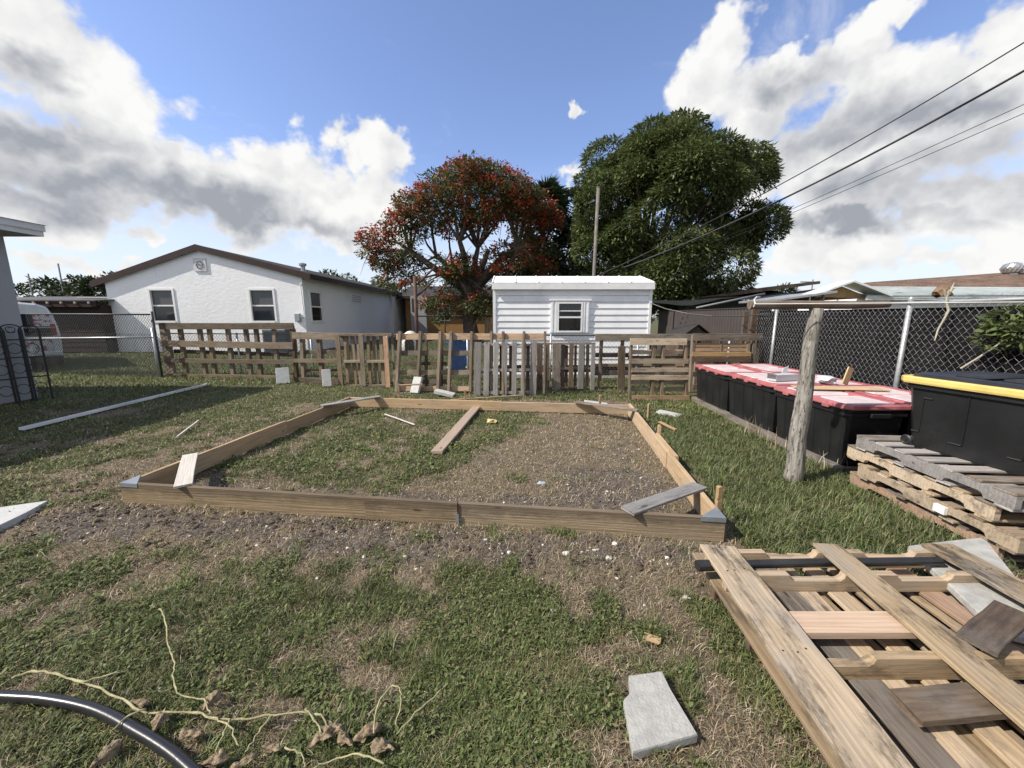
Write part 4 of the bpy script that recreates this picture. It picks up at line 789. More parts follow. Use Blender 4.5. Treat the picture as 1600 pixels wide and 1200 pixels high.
# ------------------------------------------------------------------ chain link fences
M_GALV = plain('galvanised_pipe', (.42, .44, .45), .45, .5, .55, var=.12, dirt=(.25, .24, .22), dirt_amt=.35)
M_MESH = plain('chain_link_wire', (.50, .50, .50), .5, .5, .3, var=.08, bmp=0); M_MESH2 = plain('chain_link_wire_dull', (.15, .155, .15), .5, .4, .3, var=.1, bmp=0)
M_GREEN = plain('dark_pipe', (.07, .08, .08), .5, .4, .3)
def mesh_part(parent, L, H, z0, d, r, mat):
    V = []; F = []; k = 0; rows = int(2*H/d/1.1); n = int(2*L/d)
    for i in range(n+1):
        x0 = i*d/2
        pts = [(x0+(d/4 if (i+j) % 2 else -d/4)*1.06, (.004 if (i+j) % 2 else -.004), z0+H*j/rows) for j in range(rows+1)]
        pts2 = pts
        for j, p in enumerate(pts2):
            for q in range(3): t_ = q*2.094; V.append((p[0]+r*math.cos(t_)*.7, p[1]+r*math.sin(t_), p[2]+r*math.cos(t_)*.7*(1 if j % 2 else -1)))
        for j in range(rows):
            for q in range(3): F.append((k+j*3+q, k+j*3+(q+1) % 3, k+(j+1)*3+(q+1) % 3, k+(j+1)*3+q))
        k += (rows+1)*3
    o = raw_mesh('chain_link_mesh', V, [i for f in F for i in f], [4]*len(F), mat); o.parent = parent; o['kind'] = 'stuff'; return o
def pole(parent, name, a, b, r, mat, sides=10, cap=True):
    return MB().tube([a, b], r, sides).build(name, mat, parent, smooth=True)
rf = thing('chain_link_fence', 'tall galvanised chain link fence with black privacy screen along the right side', 'fence', (4.78, 1.2, 0), math.atan2(8.6-1.2, 5.36-4.78))
LR = 7.42
mesh_part(rf, LR, 1.80, .03, .088, .0020, M_MESH)
for u in (1.35, 3.86, 6.72): pole(rf, 'fence_post', (u, -.03, -.1), (u, -.03, 1.80), .03, M_GALV); MB().lathe([(.033, 0), (.033, .02), (.02, .04), (.0, .045)], 10, Matrix.Translation((u, -.03, 1.80))).build('post_cap', M_GALV, rf)
pole(rf, 'top_rail', (0, 0, 1.765), (LR, 0, 1.765), .018, M_GALV)
M_SCREEN = plain('black_screen_cloth', (.010, .010, .011), .9, .1, var=.4, scale=2, bmp=.3, bscale=300)
s_ = MB(); 
for i in range(30):
    u0, u1 = LR*i/30, LR*(i+1)/30; y0, y1 = -.06-.0, -.06
    s_.add([(u0, -.075+.012*math.sin(i*1.3), .05), (u1, -.075+.012*math.sin((i+1)*1.3), .05), (u1, -.075+.012*math.sin((i+1)*1.3), 1.70), (u0, -.075+.012*math.sin(i*1.3), 1.70)], [(0, 1, 2, 3)])
s_.build('privacy_screen', M_SCREEN, rf)
ew = thing('fence_end_board', 'black upright timber where the chain link meets the brown metal fence', 'post', (5.30, 8.55, 0)); board(1.75, .14, .05, W[3], ew, frame((0, 0, .87), (0, 0, 1), (0, -1, 0)), 'board'); board(1.7, .1, .05, W[3], ew, frame((-.16, .05, .85), (0, 0, 1), (0, -1, 0)), 'board')
# back chain link
ba, bb = Vector((-13.9, 10.9, 0)), Vector((5.2, 8.95, 0)); BL = (bb-ba).length
bf = thing('chain_link_fence', 'low chain link fence running behind the pallet panels', 'fence', ba, math.atan2(bb.y-ba.y, bb.x-ba.x))
mesh_part(bf, BL, 1.10, .04, .085, .0042, M_MESH2)
for k in range(8): u = 4.62+k*2.06; pole(bf, 'fence_post', (u, .0, -.1), (u, 0, 1.17), .024, M_GALV)
pole(bf, 'top_rail', (4.62, 0, 1.14), (BL, 0, 1.14), .014, M_GREEN, 8)
hf = thing('chain_link_fence', 'taller chain link section with two pipe rails left of the pallet panels', 'fence', (-13.6, 10.95, 0), math.atan2(10.05-10.95, -9.3+13.6))
HL = math.hypot(4.3, .9); mesh_part(hf, HL, 1.62, .03, .085, .0046, M_MESH2)
pole(hf, 'top_rail', (0, 0, 1.66), (HL, 0, 1.64), .02, M_GREEN, 8); pole(hf, 'middle_rail', (0, -.02, .98), (HL, -.02, 1.06), .022, M_GALV, 8); pole(hf, 'fence_post', (HL, 0, -.1), (HL, 0, 1.30), .03, M_GALV); pole(hf, 'fence_post', (HL-.1, .12, -.1), (HL-.1, .12, 1.72), .035, M_GREEN)

# ------------------------------------------------------------------ white vinyl shed
M_VINYL = plain('white_vinyl', (.80, .805, .82), .45, .35, var=.04, scale=3, dirt=(.50, .49, .46), dirt_amt=.4, bmp=.05)
M_WROOF = plain('white_roof_metal', (.78, .78, .77), .5, .35, var=.05, scale=3, dirt=(.55, .53, .48), dirt_amt=.5)
M_GLASS = base_mat('dark_window_glass', .06, .6); M_GLASS[2].inputs['Base Color'].default_value = (.012, .014, .016, 1); M_GLASS = M_GLASS[0]
SX0, SX1, SY0, SY1, SZ0, SZ1, SR = -.50, 3.66, 10.3, 12.6, .30, 2.30, 2.70
sh = thing('white_shed', 'white vinyl sided shed with a low gable roof and one window behind the pallets', 'shed', ((SX0+SX1)/2, SY0, 0))
def S(x): return x-(SX0+SX1)/2
mb = MB(); mb.box(S(SX0)+.02, S(SX1)-.02, .03, SY1-SY0, SZ0, SZ1)
for x in (S(SX0)+.02, S(SX1)-.06): mb.prism([(.03, SZ1), (SY1-SY0, SZ1), ((SY1-SY0)/2, SR-.06)], x, x+.04, 'x')
mb.build('wall', M_VINYL, sh)
npl = 12; pz = (SZ1-SZ0)/npl
for i in range(npl):
    z0 = SZ0+i*pz; p = MB(); x0, x1 = S(SX0)+.06, S(SX1)-.06
    p.prism([(.0, z0+.004), (.029, z0), (.029, z0+pz-.001), (.022, z0+pz-.001), (.002, z0+.018)], x0, x1, 'x'); p.build('siding_plank', M_VINYL, sh)
for x in (S(SX0), S(SX1)-.07): MB().box(x, x+.07, -.012, .06, SZ0, SZ1).build('corner_trim', M_VINYL, sh)
MB().box(S(SX0)-.02, S(SX1)+.02, -.10, -.06, SZ1-.02, SZ1+.12).build('fascia', M_WROOF, sh); MB().box(S(SX0), S(SX1), -.06, .03, SZ1-.02, SZ1-.004).build('soffit', M_VINYL, sh)
rfz = MB(); hy_ = (SY1-SY0)/2
for s in (0, 1):
    y0, y1 = (-.10, hy_) if s == 0 else (SY1-SY0+.10, hy_)
    x0, x1 = S(SX0)-.03, S(SX1)+.03; z0, z1 = SZ1+.122, SR
    vs = [(x0, y0, z0), (x1, y0, z0), (x1, y1, z1), (x0, y1, z1), (x0, y0, z0+.03), (x1, y0, z0+.03), (x1, y1, z1+.03), (x0, y1, z1+.03)]
    rfz.add(vs, [(0, 1, 2, 3), (4, 5, 6, 7), (0, 1, 5, 4), (1, 2, 6, 5), (2, 3, 7, 6), (3, 0, 4, 7)])
ro = rfz.build('roof', M_WROOF, sh)
sl = math.atan2(SR-SZ1-.122, hy_+.1); 
for k in range(8):
    x = S(SX0)+.0+k*(SX1-SX0)/7; MB().box(-.012, .012, 0, math.hypot(hy_+.1, SR-SZ1-.122), .03, .048, Matrix.Translation((x, -.10, SZ1+.122)) @ Matrix.Rotation(sl, 4, 'X')).build('seam', M_WROOF, ro)
def sash_window(parent, cx, z0, z1, w, depth, fw, mat_f, mat_up, M, bars=()):
    """frame standing proud of the wall with two recessed panes; local X along the wall, Y out of it (negative = outwards)"""
    fr_ = MB()
    fr_.box(cx-w/2-fw, cx-w/2, -depth, .02, z0-fw, z1+fw, M); fr_.box(cx+w/2, cx+w/2+fw, -depth, .02, z0-fw, z1+fw, M)
    fr_.box(cx-w/2, cx+w/2, -depth, .02, z1, z1+fw, M); fr_.box(cx-w/2-.02, cx+w/2+.02, -depth-.02, .02, z0-fw, z0, M)
    f = fr_.build('window', mat_f, parent); zm = (z0+z1)/2
    MB().box(cx-w/2, cx+w/2, -depth+.006, .01, zm-.022, zm+.022, M).build('sash_bar', mat_f, f)
    MB().box(cx-w/2, cx+w/2, -depth+.025, .0, zm+.022, z1, M).build('pane', mat_up, f); MB().box(cx-w/2, cx+w/2, -depth+.018, .0, z0, zm-.022, M).build('pane', M_GLASS, f)
    return f
M_FRAME = plain('window_white', (.78, .78, .77), .4, .4, var=.03, bmp=0)
I4 = Matrix.Identity(4)
wx = S(1.52); wf = sash_window(sh, wx, 1.22, 1.92, .58, .05, .045, M_FRAME, M_GLASS, I4)
MB().box(wx-.29, wx+.29, -.036, -.03, 1.72, 1.745).build('sash_bar', M_FRAME, wf)
for s in (-1, 1):
    c = wx+s*.415; mb = MB(); mb.box(c-.10, c+.10, -.03, .02, 1.16, 1.99); mb.build('shutter', M_VINYL, sh)
    for d in (-.05, .05): MB().box(c+d-.022, c+d+.022, -.044, -.03, 1.18, 1.97).build('shutter_rib', M_VINYL, sh)
MB().box(wx-.55, wx+.55, -.055, .02, 1.995, 2.045).build('window_head', M_VINYL, sh)
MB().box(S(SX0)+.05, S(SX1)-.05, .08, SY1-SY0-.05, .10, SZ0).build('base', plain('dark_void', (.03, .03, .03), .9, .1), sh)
MB().box(S(SX0)-.25, S(SX1)+.25, -.35, SY1-SY0+.1, 0, .10).build('foundation', M_CONC2, sh)

# ------------------------------------------------------------------ white gable house
def stucco(name, col):
    m, t, b = base_mat(name, .85, .2); P = t.coord(); n = t.noise(t.map(P, (1, 1, 1.6)), 5, 6, .6); l = t.noise(P, .8, 4, .6)
    c = t.mix(t.step(l, .3, .7), tuple(x*.95 for x in col), col); c = t.mix(t.step(t.noise(t.map(P, (2, 2, .35)), 1.4, 6, .7), .55, .8, 0, .18), c, (.45, .43, .40))
    t.put(b.inputs['Base Color'], c); bump(t, b, t.math('ADD', n, t.math('MULTIPLY', t.noise(P, 22, 4, .6), .3)), .32, .04); return m
M_STUC = stucco('white_stucco', (.84, .845, .86)); M_BROWN = plain('brown_fascia', (.040, .023, .020), .6, .3, var=.15, scale=3)
def shingle(name, c1, c2):
    m, t, b = base_mat(name, .9, .15); P = t.coord(); br = t.n.new('ShaderNodeTexBrick'); t.put(br.inputs['Vector'], P); br.inputs['Scale'].default_value = 3.2
    br.inputs['Color1'].default_value = (*c1, 1); br.inputs['Color2'].default_value = (*c2, 1); br.inputs['Mortar'].default_value = (*[x*.45 for x in c1], 1); br.inputs['Mortar Size'].default_value = .02
    c = t.mix(t.step(t.noise(P, 2.2, 6, .7), .35, .7, 0, .6), br.outputs[0], tuple(x*1.6 for x in c2)); t.put(b.inputs['Base Color'], c); bump(t, b, t.noise(P, 30, 4, .6), .5, .02); return m
M_SHIN = shingle('dark_shingle', (.035, .031, .029), (.055, .050, .046)); M_SHINB = shingle('brown_shingle', (.10, .065, .045), (.17, .115, .085))
HX0, HX1, HY0, HY1 = -17.85, -9.2, 17.4, 36.0; HC = -13.55; ZE, ZA = 3.36, 4.52
wh = thing('white_house', 'long white stucco house with a brown edged low gable facing the yard', 'house', (HC, HY0, 0))
def hwall(parent, prof, holes, mat, name, M):
    """wall in local X (along) and Z (up), thickness towards +Y, with real openings"""
    xs = sorted({p for h in holes for p in (h[0], h[1])} | {prof[0], prof[1]}); zs = sorted({p for h in holes for p in (h[2], h[3])} | {0, prof[2]})
    mb = MB()
    for i in range(len(xs)-1):
        for j in range(len(zs)-1):
            cx, cz = (xs[i]+xs[i+1])/2, (zs[j]+zs[j+1])/2
            if any(h[0] < cx < h[1] and h[2] < cz < h[3] for h in holes): continue
            mb.add([(xs[i], 0, zs[j]), (xs[i+1], 0, zs[j]), (xs[i+1], 0, zs[j+1]), (xs[i], 0, zs[j+1])], [(0, 1, 2, 3)], M)
    for h in holes:
        for (xa, za, xb, zb) in ((h[0], h[2], h[1], h[2]), (h[1], h[2], h[1], h[3]), (h[1], h[3], h[0], h[3]), (h[0], h[3], h[0], h[2])):
            mb.add([(xa, 0, za), (xb, 0, zb), (xb, .14, zb), (xa, .14, za)], [(0, 1, 2, 3)], M)
    if len(prof) > 3: mb.add([(prof[0], 0, prof[2]), (prof[1], 0, prof[2]), (prof[1], 0, prof[2]+.26), (prof[3], 0, prof[4])], [(0, 1, 2, 3)], M)
    return mb.build(name, mat, parent)
X0, X1 = HX0-HC, HX1-HC
w1 = (-2.42-.0, -1.38, 1.36, 2.75); w2 = (1.98, 3.05, 1.36, 2.75)
fw_ = hwall(wh, (X0, X1, ZE-.24, .02, ZA-.03), [w1, w2], M_STUC, 'wall', I4)
M_UP = plain('window_shade_grey', (.085, .088, .095), .25, .5, var=.05, bmp=0)
def house_window(parent, h, M, up=M_UP):
    x0, x1, z0, z1 = h; mb = MB(); f = .035
    mb.box(x0-.05, x0+f, .02-.05, .10, z0-.05, z1+.05, M); mb.box(x1-f, x1+.05, -.03, .10, z0-.05, z1+.05, M); mb.box(x0+f, x1-f, -.03, .10, z1-f, z1+.05, M); mb.box(x0+f, x1-f, -.05, .10, z0-.05, z0+f, M)
    w = mb.build('window', M_FRAME, parent); zm = (z0+z1)/2
    MB().box(x0+f, x1-f, .03, .09, zm-.03, zm+.03, M).build('sash_bar', M_FRAME, w); MB().box(x0+f, x1-f, .07, .12, zm+.03, z1-f, M).build('pane', up, w); MB().box(x0+f, x1-f, .05, .12, z0+f, zm-.03, M).build('pane', M_GLASS, w)
house_window(wh, w1, I4); house_window(wh, w2, I4)
SM = Matrix.Translation((X1, 0, 0)) @ Matrix.Rotation(math.pi/2, 4, 'Z')      # side wall, local X = depth
w3 = (.55, 1.65, 1.36, 2.70)
LW = HY1-HY0
hwall(wh, (0, LW, ZE+.02), [w3], M_STUC, 'wall', SM); house_window(wh, w3, SM)
hwall(wh, (X0, X1, ZE-.24, 0, ZA-.03), [], M_STUC, 'wall', Matrix.Translation((0, LW, 0)) @ Matrix.Scale(1, 4)); hwall(wh, (0, LW, ZE-.24), [], M_STUC, 'wall', Matrix.Translation((X0, 0, 0)) @ Matrix.Rotation(math.pi/2, 4, 'Z'))
MB().box(X1, X1+.22, 12.2, LW, 0, ZE-.03).build('side_wing', M_STUC, wh)
for s in (-1, 1):
    xe = s*(X1+.42); ze = (3.30 if s > 0 else ZE-.24-.42*(ZA-ZE+.24)/X1)
    mb = MB(); t_ = .10
    vs = [(0, -.12, ZA), (0, LW+.4, ZA), (xe, LW+.4, ze), (xe, -.12, ze)]; vs += [(x, y, z_+t_) for x, y, z_ in vs]
    mb.add(vs, [(0, 1, 2, 3), (4, 5, 6, 7), (0, 1, 5, 4), (1, 2, 6, 5), (2, 3, 7, 6), (3, 0, 4, 7)]); mb.build('roof', M_SHIN, wh)
    mb = MB(); d = .25
    vs = [(0, -.16, ZA+t_+.01), (xe, -.16, ze+t_+.01), (xe, -.16, ze+t_-d), (0, -.16, ZA+t_-d)]; vs += [(x, y+.038, z_) for x, y, z_ in vs]
    mb.add(vs, [(0, 1, 2, 3), (4, 5, 6, 7), (0, 1, 5, 4), (1, 2, 6, 5), (2, 3, 7, 6), (3, 0, 4, 7)]); mb.build('rake_board', M_BROWN, wh)
    MB().box(min(xe, xe+s*.03), max(xe, xe+s*.03), -.16, LW+.4, ze-.12, ze+t_+.008).build('fascia', M_BROWN, wh)
# gable ornament, vent, meter box, roof vent
M_ORN = plain('ornament_plaster', (.60, .60, .62), .7, .2, var=.05); M_ORND = plain('ornament_dark', (.30, .30, .32), .7, .2)
orn = thing('gable_vent', '', '', (0, 0, 0)); bpy.data.objects.remove(orn)
gv_ = MB().box(-.27, .27, -.05, .0, 3.52, 4.08).build('gable_ornament', M_ORN, wh)
mb = MB()
for k in range(10):
    a = k*.628; cx, cz = .13*math.cos(a), 3.80+.15*math.sin(a)
    mb.tube([(cx-.05*math.cos(a+1), -.055, cz-.05*math.sin(a+1)), (cx, -.07, cz), (cx+.06*math.cos(a+.7), -.055, cz+.06*math.sin(a+.7))], [.012, .026, .006], 5)
mb.tube([(.03*math.cos(q), -.07, 3.8+.03*math.sin(q)) for q in np.linspace(0, 6.28, 9)], .016, 5); mb.build('scrollwork', M_ORND, gv_)
vn = MB(); vn.box(5.1, 6.6, -.03, .02, 2.35, 2.85, SM); v_ = vn.build('louvre_vent', M_FRAME, wh)
for k in range(4): MB().box(5.2, 6.5, -.05, -.03, 2.42+k*.105, 2.46+k*.105, SM).build('louvre_slat', plain('louvre_grey', (.35, .36, .38), .5, bmp=0) if k == 0 else bpy.data.materials['louvre_grey'], v_)
MB().box(X1-.42, X1-.18, -.13, 0, 1.36, 1.72, None, .02).build('meter_box', plain('meter_grey', (.30, .33, .34), .5, .4, .3), wh)
MB().tube([(X1-.2, -.05, 1.55), (X1-.04, -.05, 1.56), (X1-.02, -.05, 1.75), (X1-.06, -.05, 2.95), (X1+.05, -.05, 3.05)], .022, 6).build('conduit', M_FRAME, wh)
MB().lathe([(.10, 0), (.10, .28), (.16, .30), (.17, .40), (.0, .46)], 12, Matrix.Translation((3.4, 2.0, 3.70))).build('roof_vent', M_GALV, wh)
ac = thing('air_conditioner', 'grey louvred air conditioner standing by the wall of the white house', 'air conditioner', (-10.0, 16.7, 0)); M_AC = plain('ac_grey', (.13, .14, .155), .5, .4, .2)
MB().box(-.5, .5, -.42, .42, .06, 1.06, None, .03).build('case', M_AC, ac); MB().box(-.55, .55, -.47, .47, 0, .06).build('base', M_CONC2, ac)
for k in range(14): MB().box(-.44, .44, -.436, -.42, .16+k*.06, .185+k*.06).build('grille_bar', plain('ac_bar', (.06, .065, .075), .5) if k == 0 else bpy.data.materials['ac_bar'], ac)
# ------------------------------------------------------------------ grey house at the left edge
M_GSTUC = stucco('grey_stucco', (.36, .37, .385)); M_FASC = plain('white_fascia', (.62, .63, .64), .5, .3, var=.04)
lh = thing('grey_house', 'grey house corner with white fascia at the left edge', 'house', (-9.42, 7.5, 0))
MB().box(-6, 0, -16, 0, 0, 3.08).build('wall', M_GSTUC, lh)
MB().box(-6.8, .60, -16.6, .10, 3.08, 3.10).build('soffit', plain('soffit_grey', (.30, .30, .31), .7), lh)
MB().box(.60, .62, -16.6, .12, 3.07, 3.18).build('fascia', M_FASC, lh); MB().box(.62, .645, -16.6, .14, 3.16, 3.275).build('drip_board', M_FASC, lh)
MB().box(-6.8, .60, .10, .12, 3.07, 3.18).build('fascia', M_FASC, lh); MB().box(-6.8, .62, .12, .14, 3.16, 3.275).build('drip_board', M_FASC, lh)
mb = MB(); mb.add([(.67, -16.7, 3.276), (.67, .16, 3.276), (-3, .16, 3.95), (-3, -16.7, 3.95), (-6.9, .16, 3.276), (-6.9, -16.7, 3.276)], [(0, 1, 2, 3), (3, 2, 4, 5), (0, 3, 5), (1, 4, 2), (0, 5, 4, 1)]); mb.build('roof', M_SHIN, lh)

# black iron trellis panels leaning by it
M_IRON = plain('black_iron', (.010, .010, .012), .45, .4, .2, bmp=.1)
def trellis(label, x, y, rz, lean, w, h):
    th = thing('iron_trellis', label, 'trellis', (x, y, 0), rz, 'black iron trellis panels', rx=lean)
    for s in (-1, 1):
        MB().box(s*w/2-.016, s*w/2+.016, -.016, .016, .0, h).build('post', M_IRON, th)
    MB().tube([(w/2*math.cos(a), 0, h+w/2*.75*math.sin(a)) for a in np.linspace(0, math.pi, 13)], .011, 6).build('arch', M_IRON, th)
    for z in (.34*h, .62*h, .86*h): MB().box(-w/2, w/2, -.008, .008, z-.012, z+.012).build('bar', M_IRON, th)
    for k, z in enumerate((.18*h, .47*h, .74*h)):
        rr = w*.34; MB().tube([(rr*math.cos(a), 0, z+rr*1.15*math.sin(a)) for a in np.linspace(0, 2*math.pi, 17)], .007, 5).build('scroll_ring', M_IRON, th)
    for s in (-1, 1): MB().tube([(s*(.02+.012*t)*math.cos(t*1.1), 0, h+.02+(.018*t)*math.sin(t*1.1)) for t in np.linspace(0, 5, 14)], .006, 5).build('scroll', M_IRON, th)
trellis('left black iron trellis panel leaning at the grey wall', -9.25, 6.92, 1.0, -.06, .24, 1.34)
trellis('middle black iron trellis panel between two others at the grey wall', -9.18, 7.12, .95, -.07, .24, 1.36)
trellis('right black iron trellis panel in front of the white van', -9.13, 7.34, .85, -.06, .24, 1.34)

# ------------------------------------------------------------------ brown flat roofed building, van
M_BRW = plain('dark_brown_boards', (.032, .019, .018), .75, .2, var=.15, scale=3)
bs = thing('brown_outbuilding', 'low dark brown outbuilding with a flat grey roof left of the white house', 'outbuilding', (-21.5, 16.9, 0))
MB().box(-4, 3.75, .03, 5, 0, 2.05).build('wall', M_BRW, bs)
for k in range(9): MB().prism([(.03, .05+k*.215), (.0, .055+k*.215), (.022, .05+(k+1)*.215-.012), (.03, .05+(k+1)*.215-.012)], -4, 3.75, 'x').build('siding_plank', M_BRW, bs)
MB().box(-4.2, 3.9, -.30, -.26, 1.98, 2.22).build('fascia', M_BRW, bs)
mb = MB(); mb.add([(-4.3, -.34, 2.22), (3.95, -.34, 2.22), (3.95, 5, 2.62), (-4.3, 5, 2.62), (-4.3, -.34, 2.27), (3.95, -.34, 2.27), (3.95, 5, 2.67), (-4.3, 5, 2.67)], [(3, 2, 1, 0), (4, 5, 6, 7), (0, 1, 5, 4), (1, 2, 6, 5), (2, 3, 7, 6), (3, 0, 4, 7)]); rr = mb.build('roof', plain('tar_roof', (.10, .10, .105), .85, .2, var=.2), bs)
for k in range(14): MB().box(-3.9+k*.58, -3.82+k*.58, -.36, -.30, 2.12, 2.20).build('rafter_end', plain('rafter_pale', (.35, .30, .26), .7) if k == 0 else bpy.data.materials['rafter_pale'], bs)
lp_ = plank_between((.6, 2.6, 2.50), (3.4, 1.4, 2.41), .9, .03, W['pale'], bs, name='roof_sheet')
M_CARW = plain('white_car_paint', (.66, .68, .70), .25, .5, var=.04, dirt=(.40, .42, .42), dirt_amt=.3, bmp=0)
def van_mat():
    m, t, b = base_mat('van_flower_print_reflection', .3, .5); P = t.coord(); f = t.noise(P, 9, 5, .65)
    t.put(b.inputs['Base Color'], t.mix(t.step(f, .50, .58), (.66, .68, .70), (.32, .05, .09))); return m  # red mottle: blossom reflections painted on the window, flower splotches on the door panel
vn = thing('white_van', 'rear of a white van with round roof corners parked behind the left fence', 'van', (-14.65, 11.3, 0), .86)
hw, zr = .95, 1.98
prof = [(-hw, .38), (hw, .38), (hw+.03, .9), (hw, 1.25), (hw-.06, 1.62), (hw-.16, zr-.10), (hw-.34, zr-.01), (0, zr+.05), (-hw+.34, zr-.01), (-hw+.16, zr-.10), (-hw+.06, 1.62), (-hw, 1.25), (-hw-.03, .9)]
mb = MB(); L_ = 4.6
rings = []
for y, s in ((0, .97), (.05, 1), (L_-.8, 1), (L_, .85)): rings.append([(x*s, y, .38+(z-.38)*s) for x, z in prof])
loft(mb, rings); mb.build('body', M_CARW, vn)
for s in (-1, 1):
    MB().box(s*.45-.38, s*.45+.38, -.028, .0, 1.0, 1.66, None, .012).build('rear_window', M_GLASS, vn)
    MB().box(s*(hw-.09)-.055, s*(hw-.09)+.055, -.05, .02, 1.02, 1.36, None, .01).build('tail_light', plain('tail_red', (.30, .03, .02), .25, .5, bmp=0) if s < 0 else bpy.data.materials['tail_red'], vn)
MB().box(.10, .80, -.024, 0, .55, .93, None, .01).build('door_panel', van_mat(), vn); MB().box(.50, .84, -.034, -.025, 1.30, 1.64).build('window_reflection', van_mat(), vn)  # the box on the glass carries the painted blossom reflection
MB().box(-hw, hw, -.14, .0, .40, .54, None, .03).build('bumper', M_CARW, vn)
MB().box(.2, .9, -.05, -.02, 1.24, 1.28).build('wiper_rail', M_GALV, vn)
for s in (-1, 1):
    for y in (.75, 3.7):
        w = MB(); w.lathe([(0, -.1), (.2, -.1), (.31, -.09), (.33, -.05), (.33, .05), (.31, .09), (.2, .1), (0, .1)], 18); w.build('wheel', M_BLACK, vn, M=Matrix.Translation((s*(hw-.1), y, .33)) @ Matrix.Rotation(math.pi/2, 4, 'Y'))
MB().box(-hw+.1, hw-.1, .05, L_-.3, .22, .40).build('underbody', M_BLACK, vn)

# ------------------------------------------------------------------ behind the middle of the fence
M_BLUE = plain('blue_bin_plastic', (.025, .075, .22), .4, .45, var=.1, dirt=(.06, .10, .16), dirt_amt=.4)
bb_ = thing('wheeled_bin', 'blue wheeled recycling bin behind the leaning pallet panel', 'bin', (-1.52, 11.0, 0), .15)
mb = MB(); loft(mb, [oct_ring(.25, .30, .06, .06), oct_ring(.33, .37, .06, .98), oct_ring(.35, .39, .06, .985), oct_ring(.35, .39, .06, 1.03)]); mb.build('body', M_BLUE, bb_)
mb = MB(); loft(mb, [oct_ring(.36, .40, .06, 1.035), oct_ring(.36, .41, .06, 1.06), oct_ring(.28, .32, .08, 1.11)]); mb.build('lid', M_BLUE, bb_)
for s in (-1, 1):
    w = MB(); w.lathe([(0, -.03), (.10, -.03), (.125, -.02), (.125, .02), (.10, .03), (0, .03)], 16); w.build('wheel', M_BLACK, bb_, M=Matrix.Translation((s*.26, -.28, .125)) @ Matrix.Rotation(.25, 4, 'Z') @ Matrix.Rotation(math.pi/2, 4, 'X') @ Matrix.Rotation(.6, 4, 'Y'))
MB().tube([(-.22, -.42, .96), (.22, -.42, .96)], .016, 6).build('handle', M_BLUE, bb_)
MB().box(.10, .2, -.40, -.385, .93, .99).build('sticker', M_PAPER, bb_, M=None)
kn = thing('pet_kennel', 'small white dome kennel with a dark opening by the brown pole', 'kennel', (-4.5, 17.2, 0)); kn.scale = (.72, .72, .85)
mb = MB(); mb.lathe([(.55, 0), (.56, .5), (.50, .78), (.36, 1.0), (.18, 1.1), (.0, 1.13)], 16); mb.build('dome', plain('kennel_white', (.58, .57, .53), .6), kn, smooth=True)
MB().prism([(-.22, .02), (.30, .02), (.30, .55), (.2, .78), (.04, .86), (-.12, .78), (-.22, .55)], -.62, -.40, 'y').build('opening', plain('kennel_dark', (.012, .012, .012), .9, bmp=0), kn)
M_RUST = plain('rust_brown_pole', (.085, .045, .035), .7, .3, var=.3, scale=8, dirt=(.05, .035, .03))
bp = thing('brown_pole', 'rusty brown pole with two slanting arms beside the white house', 'pole', (-3.42, 14.0, 0))
pole(bp, 'upright', (0, 0, -.1), (0, 0, 2.98), .062, M_RUST, 10); pole(bp, 'arm', (.03, 0, 2.28), (.66, .1, 2.86), .035, M_RUST, 8); pole(bp, 'arm', (.03, 0, 2.66), (.70, .1, 3.30), .035, M_RUST, 8)
M_ORANGE = stucco('tan_orange_stucco', (.34, .195, .085))
ohs = thing('orange_house', 'orange brown stucco house beyond the red flowering tree', 'house', (-3.2, 31, 0))
hwall(ohs, (-5.2, 6.2, 3.0), [(-2.65, -1.75, 1.25, 2.5)], M_ORANGE, 'wall', I4); house_window(ohs, (-2.65, -1.75, 1.25, 2.5), I4)
MB().box(-5.2, 6.2, .16, 8, 0, 3.0).build('core', M_ORANGE, ohs); MB().box(-5.8, 6.8, -.6, -.56, 2.92, 3.12).build('fascia', M_BROWN, ohs)
mb = MB(); mb.add([(-5.8, -.6, 3.12), (6.8, -.6, 3.12), (6.8, 4, 4.2), (-5.8, 4, 4.2), (-5.8, 8.6, 3.12), (6.8, 8.6, 3.12)], [(0, 1, 2, 3), (3, 2, 5, 4), (0, 3, 4), (1, 5, 2), (0, 4, 5, 1)]); mb.build('roof', M_SHIN, ohs)
gw = thing('grey_wall', 'pale grey wall end right of the brown pole', 'wall', (-5.4, 27.5, 0)); MB().box(-1.7, -.62, 0, .2, 0, 3.0).build('panel', M_GSTUC, gw); MB().box(-1.6, -1.5, -.02, 0, 1.9, 2.8).build('post', M_SHIN, gw)
df = thing('chain_link_fence', 'black chain link fence in front of the orange house', 'fence', (-6.2, 25, 0)); mesh_part(df, 7.8, 1.55, .02, .12, .004, M_IRON)
for k in range(5): pole(df, 'fence_post', (k*1.9, 0, 0), (k*1.9, 0, 1.62), .035, M_IRON, 8)
pole(df, 'top_rail', (0, 0, 1.6), (7.8, 0, 1.6), .045, M_IRON, 8)
wf2 = thing('wooden_fence', 'dark wooden board fence beyond the red flowering tree', 'fence', (-1.8, 27, 0))
for k in range(26): board(1.75, .20, .03, W[3], wf2, frame((k*.215, 0, .875), (0, 0, 1), (0, -1, 0)), 'board', seg=1)

